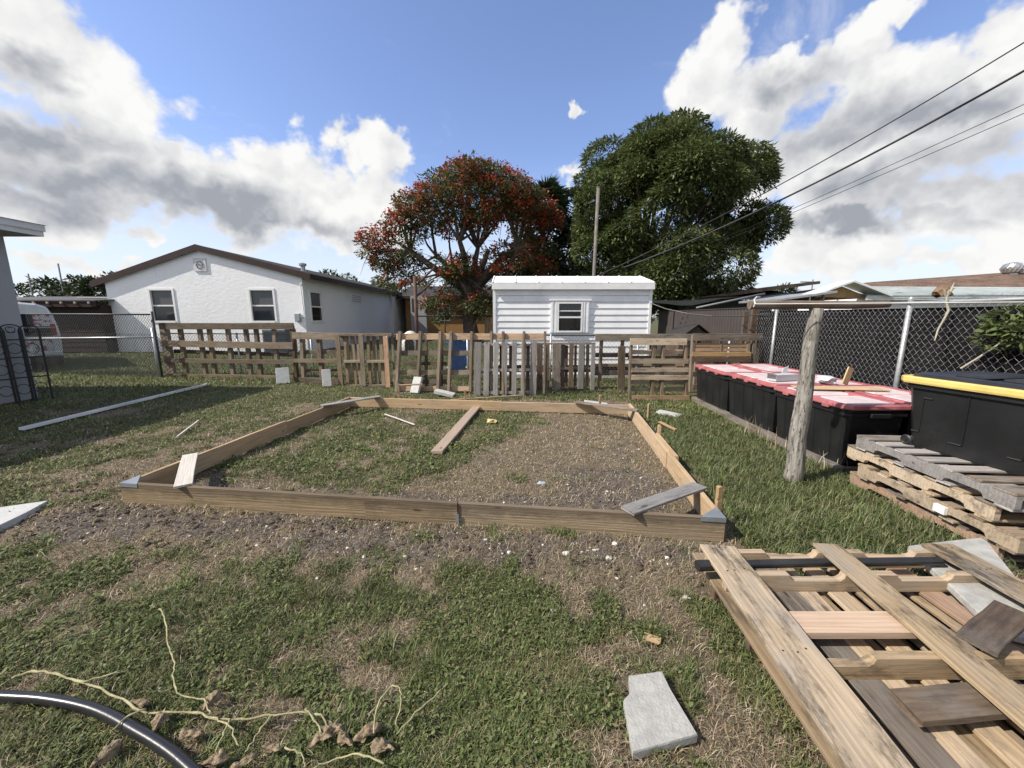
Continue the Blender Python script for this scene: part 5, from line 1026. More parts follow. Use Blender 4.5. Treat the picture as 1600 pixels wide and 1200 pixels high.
# ------------------------------------------------------------------ brown metal fence and roofs behind it
M_CORR = plain('brown_grey_metal', (.066, .056, .053), .55, .35, .1, var=.08, scale=1.5)
ca, cb = Vector((5.42, 8.75, 0)), Vector((6.2, 16.5, 0)); cl = (cb-ca).length
cf = thing('metal_fence', 'brown grey corrugated metal fence right of the shed', 'fence', ca, math.atan2(cb.y-ca.y, cb.x-ca.x))
nsh = 8; sw = cl/nsh
for k in range(nsh):
    mb = MB(); n = 24; vs = []
    for i in range(n+1):
        u = sw*i/n-.0; d = (.010 if (i//2) % 2 else -.010); vs += [(k*sw+u, d+k*.001, .05), (k*sw+u, d+k*.001, 1.78)]
    mb.add(vs, [(2*i, 2*i+2, 2*i+3, 2*i+1) for i in range(n)]); mb.build('sheet', M_CORR, cf)
MB().box(0, cl, -.022, .022, 1.775, 1.80).build('cap_rail', M_CORR, cf)
dh = thing('dog_house', 'dark small peaked roof showing above the pallet tops before the brown metal fence', 'dog house', (4.52, 9.5, 0))
MB().prism([(-.42, 0), (.42, 0), (.42, 1.05), (0, 1.36), (-.42, 1.05)], 0, .8, 'y').build('body', W[3], dh)
for s in (-1, 1): plank_between((0, .4, 1.40), (s*.52, .4, 1.02), .95, .02, plain('dark_felt', (.03, .028, .028), .9) if s < 0 else bpy.data.materials['dark_felt'], dh, name='roof')
tr = thing('tarp_roof', 'sagging dark tarp roof behind the brown metal fence', 'roof', (7.5, 15, 0)); M_TARP = plain('dark_tarp', (.018, .021, .021), .6, .4, var=.3, bmp=.4, bscale=4)
gxx = np.linspace(-2.6, 4.0, 14); gyy = np.linspace(0, 5, 8); V = [(x, y, 1.98+.10*y+.06*(x+2.6)+.10*math.sin(x*2.1+y)*math.cos(y*1.3)) for y in gyy for x in gxx]
mb = MB(); mb.add(V, [(j*14+i, j*14+i+1, j*14+15+i, j*14+14+i) for j in range(7) for i in range(13)]); mb.build('tarp', M_TARP, tr, smooth=True)
for x, y in ((-2.5, .1), (3.9, .1), (-2.5, 4.9), (3.9, 4.9)): pole(tr, 'leg', (x, y, 0), (x, y, 2.0+.1*y+.06*(x+2.6)), .03, M_GALV, 6)
pole(tr, 'pipe', (-.6, -.3, 1.90), (1.9, -.3, 2.42), .04, plain('dull_pipe', (.16, .165, .17), .6), 8)
gs = thing('grey_shed', 'small grey green shed gable showing over the brown metal fence', 'shed', (8.3, 17.2, 0)); M_GG = plain('grey_green_board', (.10, .125, .125), .7)
MB().prism([(-1.1, 0), (1.5, 0), (1.5, 2.0), (1.5, 2.55), (-1.1, 2.05)], 0, 2, 'y').build('wall', M_GG, gs); plank_between((-1.2, 1, 2.10), (1.6, 1, 2.62), 2.3, .05, M_GALV, gs, name='roof')
o = MB().tube([(3.62, 10.25, 1.93), (3.9, 9.95, 1.78), (4.25, 9.5, 1.66), (4.6, 9.0, 1.60), (4.95, 8.4, 1.60), (5.22, 7.9, 1.64)], .012, 6).build('hanging_cable', M_BLACK); set_props(o, 'black cable sagging from the shed to the first chain link post', 'cable')

# houses at the right
brh = thing('brown_roof_house', 'house with brown shingle roof and a turbine vent at the right', 'house', (17.0, 14.5, 0))
mb = MB(); mb.add([(-5.2, 0, 2.50), (6, -3.2, 2.42), (6, 1.6, 3.55), (-2.0, 2.2, 3.0), (-5.2, 6, 2.5), (6, 6, 2.5)], [(0, 1, 2, 3), (3, 2, 5, 4), (0, 3, 4)]); mb.build('roof', M_SHINB, brh)
MB().box(-4.6, 6, .6, 5.6, 0, 2.48).build('wall', M_ORANGE, brh)
tv = MB(); tv.lathe([(.16, 0), (.16, .22), (.24, .25), (.30, .36), (.31, .46), (.24, .58), (.10, .63), (0, .64)], 18, Matrix.Translation((2.55, 1.1, 3.02))); tvo = tv.build('turbine_vent', plain('turbine_metal', (.48, .48, .48), .3, .5, .8), brh)
for k in range(16):
    a = k*math.pi/8; MB().tube([(2.55+.26*math.cos(a), 1.1+.26*math.sin(a), 3.28), (2.55+.325*math.cos(a+.25), 1.1+.325*math.sin(a+.25), 3.43), (2.55+.25*math.cos(a+.5), 1.1+.25*math.sin(a+.5), 3.59)], .014, 4).build('vane', M_GALV, tvo)
mrh = thing('metal_roof_house', 'white house addition with a pale metal roof and small orange gable at the right', 'house', (9.8, 9.9, 0))
M_PMET = plain('pale_metal_roof', (.50, .54, .53), .5, .35, .1, var=.12, scale=2, dirt=(.36, .38, .36), dirt_amt=.5)
mb = MB(); mb.add([(-.9, 0, 2.10), (8, -.6, 2.10), (8, 1.8, 2.42), (-.25, 2.2, 2.50), (-.9, 0, 2.04), (8, -.6, 2.04)], [(0, 1, 2, 3), (0, 4, 5, 1)]); mro = mb.build('roof', M_PMET, mrh)
for k in range(9):
    s_ = k/9; MB().tube([(-.9+.65*s_, 2.2*s_, 2.108+.40*s_), (8, -.6+2.4*s_, 2.108+.32*s_)], .014, 4).build('seam', M_PMET, mro)
MB().box(-.9, 8, -.05, -.02, 2.00, 2.09).build('gutter', M_WHITE, mrh, M=Matrix.Rotation(-.067, 4, 'Z')); MB().box(-.7, 8, .3, 2.6, 0, 2.05).build('wall', M_STUC, mrh)
gbl = MB(); gbl.prism([(-1.95, 2.10), (-.55, 2.06), (-1.35, 2.36)], .28, .4, 'y'); gbl.build('gable', plain('orange_board', (.48, .31, .15), .7), mrh)
for a, b in (((-2.35, .15, 2.10), (-1.35, .15, 2.45)), ((-1.35, .15, 2.45), (-.35, .15, 2.10))): plank_between(a, b, .5, .05, M_WROOF, mrh, name='gable_trim')
pw = thing('grey_roof', 'low grey lean to roof left of the orange gable', 'roof', (7.0, 10.4, 0)); plank_between((-.55, 0, 1.98), (.9, 0, 2.18), 1.6, .05, M_GALV, pw, name='roof_sheet'); pole(pw, 'leg', (-.4, -.5, 0), (-.4, -.5, 1.97), .04, M_GALV); pole(pw, 'leg', (.8, -.5, 0), (.8, -.5, 2.13), .04, M_GALV)
dpr = thing('dark_roof', 'low dark roof edge behind the T post crossbar', 'roof', (11.5, 18.5, 0)); plank_between((-4.2, 0, 2.25), (1.5, 0, 3.0), 3.5, .12, M_SHINB, dpr, name='roof_slab'); MB().box(-3.6, 1.4, -1, 1, 0, 2.25).build('wall', M_GG, dpr)
pp = crumple(5.62, 5.15, 1.91, .10, plain('dry_palm_fibre', (.19, .125, .075), .95, .1, var=.4, scale=30, bmp=.8), 'dry_plant_clump', 'brown dry clump sitting on top of the right chain link fence', 'dry plant', 21, .8)
db = thing('dead_branch', 'pale dead branch hooked over the chain link fence', 'branch', (4.98, 4.55, 1.30)); M_BRANCH = plain('pale_bark', (.33, .31, .24), .8, .2, var=.2, scale=20)
MB().tube([(-.12, -.10, .02), (-.06, -.06, .15), (.0, -.05, .27), (.03, -.05, .36), (.02, -.02, .46), (.03, 0, .55)], [.006, .009, .011, .013, .011, .006], 7).build('stem', M_BRANCH, db)
for dx, dz in ((.10, .68), (-.03, .62), (.06, .60)): MB().tube([(.03, 0, .5), ((dx+.03)/2, 0, .58), (dx, .01, dz)], [.008, .012, .004], 6).build('twig', M_BRANCH, db)

# ------------------------------------------------------------------ utility poles and cables
M_UPOLE = plain('grey_utility_pole', (.16, .145, .13), .85, .2, var=.2, scale=6)
up = thing('utility_pole', 'slim grey utility pole leaning slightly behind the shed', 'utility pole', (2.72, 13.5, 0)); pole(up, 'shaft', (0, 0, -.2), (.10, 0, 5.72), .055, M_UPOLE, 10); MB().lathe([(.062, 0), (.062, .03), (0, .04)], 10, Matrix.Translation((.10, 0, 5.72))).build('cap', M_UPOLE, up)
def cable(label, pts, r):
    (a, m_, b) = [Vector(p) for p in pts]; P = []
    for i in range(25):
        s = i/24; P.append(tuple(a*(1-s)*(1-2*s)+m_*4*s*(1-s)+b*s*(2*s-1)))
    set_props(MB().tube(P, r, 6).build('power_cable', M_BLACK), label, 'cable', 'overhead cables')
cable('thick black overhead cable, lowest of the two heavy ones', [(9.603, 7.2, 6.245), (6.74, 10.2, 4.471), (3.727, 13.3, 3.191)], 0.022)
cable('medium black overhead cable above the thick one', [(9.221, 7.0, 6.553), (6.398, 10.2, 4.678), (2.801, 13.4, 2.912)], 0.012)
cable('upper thin overhead wire of the parallel pair', [(10.308, 7.6, 5.858), (8.309, 12.5, 4.716), (7.706, 16.2, 4.429)], 0.007)
cable('lower thin overhead wire of the parallel pair', [(10.353, 7.6, 5.688), (8.322, 12.5, 4.605), (7.718, 16.2, 4.282)], 0.007)
M_FARP = plain('far_pole_grey', (.16, .16, .17), .8)
for x, y, h, lab in ((31.8, 42, 5.4, 'far street light pole right of the mango tree'), (-51, 42, 6.0, 'distant pole left of the brown roof, the shorter one'), (-46.5, 41, 6.9, 'distant pole left of the brown roof, the taller one')):
    q = thing('street_pole', lab, 'utility pole', (x, y, 0)); pole(q, 'shaft', (0, 0, 0), (0, 0, h), .07, M_FARP, 6)
    if x > 0: MB().box(-1.3, .3, -.05, .05, h-.3, h-.2).build('lamp_arm', M_FARP, q)

# ------------------------------------------------------------------ trees
M_BARK = plain('grey_brown_bark', (.105, .085, .070), .9, .15, var=.35, scale=5, bmp=.6, bscale=14)
def leaves(name, C_, N_, sizes, aspect, cols, parent, mat=None, droop=0., fold=False):
    """one small two-triangle leaf for each place C_ with outward direction N_"""
    n = len(C_); d = N_+rng.normal(0, .45, (n, 3)); d[:, 2] -= droop; d /= np.linalg.norm(d, axis=1, keepdims=True)+1e-9
    up = rng.normal(0, .35, (n, 3)); up[:, 2] += 1; s = np.cross(d, up); s /= np.linalg.norm(s, axis=1, keepdims=True)+1e-9
    w = (sizes*aspect)[:, None]; l = sizes[:, None]
    V = np.stack([C_, C_+d*l*.5+s*w*.5, C_+d*l, C_+d*l*.5-s*w*.5], 1).reshape(-1, 3); k = np.arange(n)*4
    F = np.stack([k, k+1, k+2, k, k+2, k+3], 1).ravel(); o = raw_mesh(name, V, F, np.full(2*n, 3), mat or M_TLEAF, np.repeat(cols, 4, 0)); o.parent = parent; return o
M_TLEAF = veg_mat('tree_leaf', .5, .35, .28); M_FLOWER = veg_mat('tree_flower', .6, .2, .25)
def rand_dir(n, up=0.):
    d = rng.normal(0, 1, (n, 3)); d[:, 2] += up; return d/np.linalg.norm(d, axis=1, keepdims=True)
def limb(a, b, r0, r1, sag=.12, n=7, wob=.12):
    a, b = Vector(a), Vector(b); L = (b-a).length; pts = []
    o1 = Vector(rng.normal(0, wob, 3))*L*.5
    for i in range(n):
        s = i/(n-1); p = a.lerp(b, s)+o1*math.sin(s*math.pi)*.6; p.z += sag*L*math.sin(s*math.pi); pts.append(p)
    return pts, [r0+(r1-r0)*i/(n-1) for i in range(n)]
# red flowering tree
fl = thing('flame_tree', 'wide spreading tree full of red blossom clusters behind the fence', 'tree', (-2.3, 22.0, 0))
FLAME=[(-4.96, -0.29, 5.59, 0.87, 1), (-4.64, 0.29, 4.62, 0.89, 1), (-3.54, -0.52, 6.39, 0.93, 0.9), (-2.7, -1.73, 7.04, 0.88, 0.7), (-3.32, 1.01, 7.71, 0.89, 0.7), (-1.79, -1.69, 7.42, 0.81, 0.8), (-2.34, 1.11, 8.25, 0.83, 0.8), (-1.26, -1.55, 8.16, 0.82, 0.6), (-1.58, 1.78, 9.22, 0.85, 0.6), (-0.01, -2.19, 8.34, 0.86, 0.5), (-0.72, 2.32, 9.72, 0.95, 0.5), (0.55, -2.35, 8.51, 0.72, 0.5), (0.52, 1.44, 9.76, 0.77, 0.5), (1.49, -1.78, 8.4, 0.74, 0.5), (1.38, 1.48, 9.47, 0.77, 0.5), (2.43, -1.44, 8.18, 0.75, 0.7), (2.43, 1.79, 9.12, 0.78, 0.7), (-0.77, -2.11, 7.35, 0.86, 0.5), (-1.2, 2.52, 8.77, 0.95, 0.5), (0.3, -2.16, 7.51, 0.86, 0.5), (-0.08, 1.96, 8.95, 0.93, 0.5), (1.59, -2.1, 7.53, 0.86, 0.6), (1.22, 2.04, 8.74, 0.93, 0.6), (2.65, -1.04, 7.47, 0.91, 0.5), (2.62, 0.81, 8.21, 0.89, 0.5), (3.29, -0.97, 7.73, 0.63, 0.3), (3.45, 1.14, 8.31, 0.62, 0.3), (-2.63, -0.61, 6.64, 0.92, 0.6), (-1.48, -1.37, 6.53, 0.89, 0.5), (-2.11, 1.31, 7.1, 0.91, 0.5), (-0.17, -1.62, 6.59, 0.88, 0.5), (-0.76, 1.71, 7.5, 0.92, 0.5), (0.83, -2.0, 6.57, 0.86, 0.5), (0.67, 1.96, 7.57, 0.93, 0.5), (1.86, -1.46, 6.84, 0.75, 0.6), (1.89, 1.31, 7.47, 0.77, 0.6), (2.73, -1.12, 6.83, 0.9, 0.7), (2.78, 1.15, 7.34, 0.9, 0.7), (3.69, -0.61, 7.12, 0.78, 0.9), (3.98, 0.54, 7.49, 0.74, 0.9), (4.09, 0.22, 6.66, 0.89, 1), (3.49, 0.51, 5.88, 0.9, 0.9), (4.26, -0.2, 5.13, 0.72, 1), (2.84, -0.7, 5.99, 0.64, 0.5), (3.32, 0.29, 4.75, 0.89, 0.6), (4.08, -0.24, 4.21, 0.72, 0.5), (-4.55, -0.39, 4.29, 0.65, 0.5), (-3.45, -0.62, 4.7, 0.71, 0.5), (-3.83, 0.46, 3.76, 0.67, 0.5), (-3.08, 0.74, 4.43, 0.76, 0.4), (-1.32, -0.83, 4.37, 0.63, 0.4), (-0.22, -0.94, 4.6, 0.49, 0.4), (-2.56, 0.73, 6.31, 0.68, 0.5), (-1.17, 0.77, 6.29, 0.76, 0.7), (0.72, -1.02, 6.11, 0.7, 0.8), (1.24, -1.38, 4.77, 0.48, 0.9), (1.65, -1.31, 4.08, 0.48, 0.8), (0.43, 1.14, 4.15, 0.92, 0.4), (-0.42, -0.99, 3.9, 0.84, 0.4), (-1.05, -0.93, 3.65, 0.7, 0.5), (1.35, 0.96, 3.38, 0.61, 0.5), (-0.26, 0.99, 3.06, 0.84, 0.3), (-1.06, -0.94, 2.8, 0.63, 0.4), (-1.54, -1.42, 2.36, 0.55, 0.2), (0.28, -1.42, 2.18, 0.62, 0.3), (0.87, -0.82, 2.59, 0.56, 0.3), (-2.26, -1.16, 3.3, 0.42, 0.4), (-5.57, 0.12, 5.03, 0.59, 0.6), (-3.18, -0.67, 5.54, 0.71, 0.6), (2.39, -0.79, 4.69, 0.35, 0.7), (1.83, -0.63, 5.35, 0.32, 0.5), (2.59, 0.75, 4.25, 0.38, 0.4), (-4.66, -0.37, 3.41, 0.57, 0.6), (-3.97, -0.58, 3.07, 0.5, 0.4), (-2.13, -1.04, 2.17, 0.56, 0.2), (-1.13, -0.84, 1.84, 0.63, 0.3), (-0.28, 0.85, 1.63, 0.61, 0.3), (0.65, -0.98, 1.88, 0.63, 0.3), (1.2, -1.16, 2.46, 0.48, 0.3), (-1.59, -1.25, 1.41, 0.41, 0.2), (-0.45, -1.45, 4.09, 0.68, 0.5), (-3.43, 0.86, 5.05, 0.61, 0.6), (1.85, -1.14, 2.95, 0.42, 0.4), (-0.24, 1.06, 2.46, 0.69, 0.3)]
TB0 = Vector((0, 0, 0)); tr_ = MB()
tr_.tube([(.1, 0, -.2), (.0, 0, .5), (-.1, .0, 1.3), (-.05, 0, 2.2), (.0, 0, 3.0)], [.62, .46, .38, .34, .33], 10)
for a in np.linspace(0, 6.0, 6): tr_.tube([(.95*math.cos(a), .8*math.sin(a), -.1), (.45*math.cos(a), .4*math.sin(a), .25), (.15*math.cos(a), .15*math.sin(a), 1.1)], [.10, .14, .12], 6)
forks = [(-1.9, .3, 4.9), (-3.1, -.6, 5.0), (1.0, .2, 5.2), (1.7, .9, 4.4), (-.4, -1.2, 5.4), (.3, 1.6, 5.5), (-1.2, 1.4, 4.8), (2.6, -.7, 5.1), (-.8, -.6, 4.0)]
heads = []
for f_ in forks:
    p, r_ = limb((0, 0, 2.3+random.random()*.6), f_, .24, .13, .05); tr_.tube(p, r_, 8); heads.append(Vector(f_))
cl_ = [Vector(c[:3]) for c in FLAME]
for c in cl_:
    h = min(heads, key=lambda q: (q-c).length+(1.5 if q.z > c.z+1 else 0)); p, r_ = limb(h, c, .085, .02, .06, 6, .2); tr_.tube(p, r_, 5)
    for _ in range(3):
        e = c+Vector(rng.normal(0, .5, 3)); tr_.tube([c, (c+e)/2+Vector((0, 0, .06)), e], [.02, .014, .006], 4)
tr_.build('trunk', M_BARK, fl)
LC, LN, FC, FN, FT = [], [], [], [], []
for (x, y, z, r, red) in FLAME:
    red = red*random.choice((.25, .5, 1, 1.3, 2.0))
    n = int(820*(r/.9)**2); d = rand_dir(n); q = rng.random(n)**.45; P_ = np.array([x, y, z])+d*(q*r)[:, None]*np.array([1.15, 1.15, .62]); LC.append(P_); e = d.copy(); e[:, 2] *= .3; LN.append(e)
    for _ in range(int(red*30*(r/.9)**2)+(1 if random.random() < red else 0)):
        dd = rand_dir(1, .35)[0]; c0 = np.array([x, y, z])+dd*r*np.array([1.15, 1.15, .7])*rng.uniform(.7, 1.02); m_ = rng.integers(8, 30); FC.append(c0+rng.normal(0, .12, (m_, 3))); FN.append(rand_dir(m_, .4)); FT.append(np.full(m_, rng.random()))
LC, LN, FC, FN = map(np.concatenate, (LC, LN, FC, FN)); FT = np.concatenate(FT)
leaves('crown', LC, LN, np.clip(rng.lognormal(-1.95, .4, len(LC)), .06, .34), .42, pick(len(LC), [(.075, .098, .034), (.10, .12, .04), (.125, .14, .055), (.06, .08, .03)], .4), fl, droop=.15)
fcol = pick(len(FC), [(.42, .085, .04), (.34, .06, .035), (.48, .13, .055), (.28, .07, .045)], .3)
leaves('blossom', FC, FN, rng.uniform(.09, .17, len(FC)), .8, fcol, fl, M_FLOWER)
# dense tree
def dome_tree(th, domes, per, size, asp, pal, droop, name='crown', flat=.72, thick=.35):
    LC, LN = [], []
    for (x, y, z, r, ox, oy, oz) in domes:
        n = int(per*r*r); d = rand_dir(n, .0)+np.array([ox, oy, oz+.25])*.75; d /= np.linalg.norm(d, axis=1, keepdims=True)
        q = 1-thick*rng.random(n)**1.6; LC.append(np.array([x, y, z])+d*(q*r)[:, None]*np.array([1, 1, flat])); LN.append(d*np.array([1, 1, .35]))
    LC, LN = np.concatenate(LC), np.concatenate(LN); n = len(LC)
    return leaves(name, LC, LN, size*np.clip(rng.lognormal(-.08, .38, n), .4, 2.0), asp, pick(n, pal, .4), th, droop=droop)
mt = thing('mango_tree', 'huge dense dark green tree right of the shed, tallest in the yard', 'tree', (6.9, 21.0, 0))
MC = Vector((.62, 0, 5.35)); RX, RY, RZ = 4.5, 4.8, 4.95
domes = []
while len(domes) < 190:
    d = rand_dir(1, .12)[0]
    if d[2] < -.78: continue
    q = rng.uniform(.70, 1.0)*(.84 if d[2] < .2 and d[0] < -.3 else 1); x, y, z = MC.x+d[0]*RX*q, MC.y+d[1]*RY*q, MC.z+d[2]*RZ*q
    if z < 1.9: continue
    if d[2] < .0 and d[0] > .15 and rng.random() < .70: continue
    n0 = .85+.35*vnoise(np.array([d[0]*2+5]), np.array([d[2]*2+d[1]]), 1.3, 4, 2)[0]; x = MC.x+(x-MC.x)*n0**.6; z = MC.z+(z-MC.z)*(n0**.6)
    domes.append((x, y, z, rng.uniform(.55, 1.35), d[0], d[1], d[2]))
for _ in range(34):
    d = rand_dir(1, .3)[0]; q = rng.uniform(.3, .6); domes.append((MC.x+d[0]*RX*q, MC.y+d[1]*RY*q, max(3.2, MC.z+d[2]*RZ*q), rng.uniform(.8, 1.2), d[0], d[1], d[2]))
MANGO = [(.070, .098, .030), (.088, .118, .036), (.112, .140, .048), (.060, .084, .028), (.155, .172, .066)]
dome_tree(mt, domes, 1150, .175, .32, MANGO, .35, thick=.25)
tk = MB(); tk.tube([(0, 0, -.2), (.05, 0, .8), (0, .1, 1.8), (.1, .1, 2.8)], [.6, .48, .42, .38], 10)
for d in domes[::4]:
    c = Vector(d[:3]); p, r_ = limb((0, .05, 1.6+random.random()*1.2), c, .16, .03, .05, 7, .15); tk.tube(p, r_, 5)
tk.build('trunk', M_BARK, mt)
# palm behind
pm = thing('fan_palm', 'fan palm rising between the red flowering tree and the big dark tree', 'palm tree', (1.95, 27, 0))
mb = MB(); mb.tube([(0, 0, -.2), (.05, 0, 3), (.1, 0, 6), (.1, 0, 8.7)], [.24, .2, .18, .2], 9); mb.build('trunk', M_BARK, pm)
V, F, cc = [], [], []; k = 0
for i in range(46):
    a = random.random()*6.28; el = random.uniform(-.9, 1.35); d = Vector((math.cos(a)*math.cos(el), math.sin(a)*math.cos(el), math.sin(el))); c = Vector((.1, 0, 8.9))+d*random.uniform(.5, .85); s = d.cross(Vector((0, 0, 1))).normalized(); u = s.cross(d); col = random.choice([(.07, .10, .05), (.10, .13, .06), (.06, .085, .04), (.18, .15, .09) if el < -.4 else (.08, .11, .05)])
    for j in range(17):
        t_ = (j-8)/8*1.25; e = d*math.cos(t_)+s*math.sin(t_); L_ = random.uniform(1.15, 1.6)*(1-.15*abs(t_)); w_ = (d*math.sin(t_)-s*math.cos(t_))*.035; tip = c+e*L_-Vector((0, 0, .28*L_*random.uniform(.4, 1.4)))
        V += [tuple(c-w_*.5), tuple(c+e*L_*.55-w_), tuple(tip), tuple(c+e*L_*.55+w_)]; F += [k, k+1, k+2, k, k+2, k+3]; cc += [col]*4; k += 4
o = raw_mesh('fronds', V, F, [3]*(len(F)//3), M_TLEAF, np.array(cc)); o.parent = pm
def bushy(name, label, cat, x, y, z0, parts_, per, size, pal, group=None, trunk=True, droop=.2, asp=.45):
    th = thing(name, label, cat, (x, y, 0), 0, group); ds = []
    for (cx, cy, cz, r) in parts_:
        for _ in range(9):
            d = rand_dir(1, .1)[0]; ds.append((cx+d[0]*r*.62, cy+d[1]*r*.62, cz+d[2]*r*.55, r*.55, d[0], d[1], d[2]))
    dome_tree(th, ds, per, size, asp, pal, droop)
    if trunk:
        mb = MB(); mb.tube([(0, 0, -.2), (.05, 0, parts_[0][2]*.5), (0, 0, parts_[0][2])], [.22, .17, .1], 7)
        for q in parts_: mb.tube([(0, 0, parts_[0][2]*.45), ((q[0])*.5, q[1]*.5, q[2]*.8), q[:3]], [.1, .07, .03], 5)
        mb.build('trunk', M_BARK, th)
    return th
DARKP = [(.022, .034, .013), (.03, .045, .015), (.04, .055, .02)]; MIDP = [(.055, .08, .025), (.075, .10, .035), (.045, .065, .02)]; PALEP = [(.12, .14, .06), (.16, .17, .08), (.09, .11, .045)]
bushy('broadleaf_tree', 'dark tree mass behind the palm, left of the big dark tree', 'tree', 2.9, 29, 0, [(0, 0, 4.2, 2.6), (1.6, .5, 6.4, 1.7), (-1.2, 0, 3.0, 2.2), (1.2, -1, 2.8, 2.2), (2.2, 0, 7.8, 1.2), (1.3, 0, 9.2, 1.25), (-1.5, 0, 5.6, 1.7), (-.4, .5, 7.2, 1.3)], 260, .30, DARKP, 'background trees')
bushy('broadleaf_tree', 'dark tree low behind the shed beneath the palm', 'tree', .9, 24.5, 0, [(0, 0, 3.0, 1.7), (1.3, .4, 3.6, 1.5), (-.6, .3, 4.6, 1.3)], 300, .26, DARKP, 'background trees')
bushy('broadleaf_tree', 'pale green tree over the roof of the white house, right of its gable', 'tree', -20.5, 43, 0, [(0, 0, 4.6, 2.2), (2.4, 0, 4.4, 1.8), (-2, 0, 4.3, 1.7)], 150, .35, MIDP, 'background trees')
bushy('broadleaf_tree', 'loose grey green tree between the white house roof and the red flowering tree', 'tree', -13.6, 46, 0, [(0, 0, 4.8, 2.4), (2.4, 0, 4.2, 2.2), (-2.2, 1, 4.0, 1.8)], 110, .34, PALEP, 'background trees')
bushy('broadleaf_tree', 'far dark tree above the brown outbuilding, next to the white house', 'tree', -44.5, 42, 0, [(0, 0, 3.6, 2.4), (2.5, 0, 3.9, 2.3), (-2.6, 0, 3.0, 1.7)], 130, .4, DARKP, 'background trees')
bushy('broadleaf_tree', 'far low tree row behind the two distant poles', 'tree', -58, 50, 0, [(0, 0, 3.6, 2.8), (4, 0, 3.8, 2.6), (8, 0, 3.4, 2.5), (-5, 0, 3.2, 2.5)], 90, .45, DARKP, 'background trees')
bushy('shrub', 'sunlit pale shrubs beneath the big dark tree behind the tarp roof', 'shrub', 12.6, 30, 0, [(0, 0, 2.6, 1.5), (2.2, 0, 2.9, 1.6), (-1.8, .5, 2.3, 1.3)], 240, .26, PALEP, 'background trees', trunk=False)
bushy('broadleaf_tree', 'small far tree beside the street light pole at the right', 'tree', 30, 44, 0, [(0, 0, 3.4, 1.6), (-2.4, 0, 3.0, 1.5)], 120, .4, MIDP, 'background trees')
rs = bushy('leafy_shrub', 'leafy green branch growing over the chain link fence at the right edge', 'shrub', 4.80, 3.85, 0, [(.20, .0, 1.44, .17), (.30, .1, 1.56, .18), (.13, .1, 1.34, .12)], 5200, .062, [(.11, .14, .05), (.15, .18, .07), (.08, .11, .04)], trunk=False)
MB().tube([(-.02, .22, 1.05), (.04, .15, 1.16), (.10, .08, 1.28), (.18, .0, 1.42), (.28, 0, 1.55)], [.010, .009, .008, .007, .004], 7).build('stem', M_BRANCH, rs)

# ------------------------------------------------------------------ hose, dried vine
o = MB().tube([(x, y, z+.008) for x, y, z in HOSE], .027, 16).build('black_hose', plain('hose_black', (.02, .02, .022), .28, .5, bmp=.05), smooth=True)
# evenly resampled so that it bends smoothly
def smooth_pts(p, k=6):
    p = [Vector(q) for q in p]; out = []
    for i in range(len(p)-1):
        a, b, c, d = p[max(i-1, 0)], p[i], p[i+1], p[min(i+2, len(p)-1)]
        for j in range(k):
            s = j/k; out.append(.5*((2*b)+(c-a)*s+(2*a-5*b+4*c-d)*s*s+(3*b-a-3*c+d)*s**3))
    return out+[p[-1]]
hp = MB().tube(smooth_pts([(x, y, z+.008) for x, y, z in HOSE], 8), .0205, 16); me_old = o.data; hm = bpy.data.materials['hose_black']
bpy.data.objects.remove(o); o = hp.build('black_hose', hm, smooth=True); set_props(o, 'thick black hose curving through the near left corner of the grass', 'hose')
vi = thing('dried_vine', 'pale dried vine with withered leaves lying over the black hose', 'dead plant', (-1.0, 1.3, 0)); M_VINE = plain('dry_vine_stem', (.33, .30, .17), .7, .2, var=.3, scale=14, dirt=(.20, .15, .08), dirt_amt=.7, bmp=.5, bscale=90); M_DEAD = plain('withered_leaf', (.29, .225, .15), .95, .1, var=.45, scale=45, dirt=(.13, .095, .06), dirt_amt=.8, bmp=1.0, bscale=130)
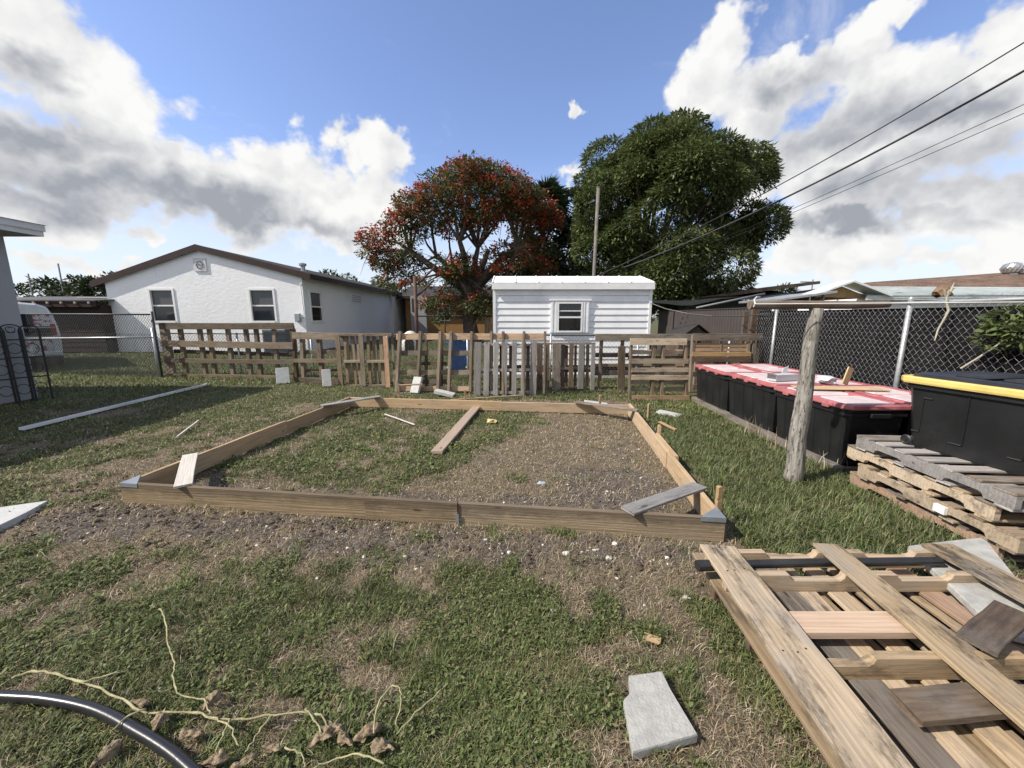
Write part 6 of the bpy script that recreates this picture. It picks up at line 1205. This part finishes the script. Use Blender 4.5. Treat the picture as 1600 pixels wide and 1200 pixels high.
VI = Vector((1.0, -1.3, 0))
for i, ln in enumerate(VINES):
    P_ = smooth_pts([Vector(p)+VI+Vector((0, 0, .006*math.sin(j*2.1)+.012*(i > 0))) for j, p in enumerate(ln)], 5); n = len(P_); r0 = .0050 if i == 0 else .0035
    P_ = [p+Vector((random.gauss(0, .0022), random.gauss(0, .0022), random.gauss(0, .0018))) for p in P_]
    if i == 6: P_ = [Vector((p.x, p.y, p.z+.05*math.sin(j/(n-1)*math.pi))) for j, p in enumerate(P_)]
    MB().tube(P_, [r0*(1-.35*j/n)*(1+.12*math.sin(j*1.7)+(.35 if j % 9 == 4 else 0)+random.uniform(-.1, .1)) for j in range(n)], 7).build('stem', M_VINE, vi, smooth=True)
for i, p in enumerate(DEADLEAVES):
    rd = random.Random(50+i); bm = bmesh.new(); bmesh.ops.create_grid(bm, x_segments=16, y_segments=12, size=1)
    rz_ = rd.uniform(0, 6.28); s = rd.uniform(.034, .052); ph = [rd.uniform(0, 6.28) for _ in range(6)]
    for v in bm.verts:
        x, y = v.co.x, v.co.y; w = max(.10, (1-abs(x)**2.4))*(.75+.25*math.sin(3*x+ph[0])); a = y*1.5*(1+.3*math.sin(2.3*x+ph[1]))
        r_ = .34*w*(1+.28*math.sin(7*a+ph[2]+2*x)+.15*math.sin(13*a+ph[3]-3*x))
        v.co = Vector((x*s*1.05+.10*s*math.sin(5*y+ph[4]), math.sin(a)*r_*s*1.7, s*(.10+(1-math.cos(a))*-.30+r_*.95*math.cos(a)+.10*math.sin(9*x+ph[5]))))
    mb = MB().add([v.co for v in bm.verts], [tuple(q.index for q in f.verts) for f in bm.faces]); bm.free()
    mb.build('leaf', M_DEAD, vi, smooth=True, M=Matrix.Translation(Vector(p)+VI+Vector((0, 0, .012))) @ Matrix.Rotation(rz_, 4, 'Z') @ Matrix.Rotation(rd.uniform(-.35, .35), 4, 'X'))
for o in list(bpy.data.objects):
    if o.type == 'MESH' and not o.users_collection: bpy.data.objects.remove(o)
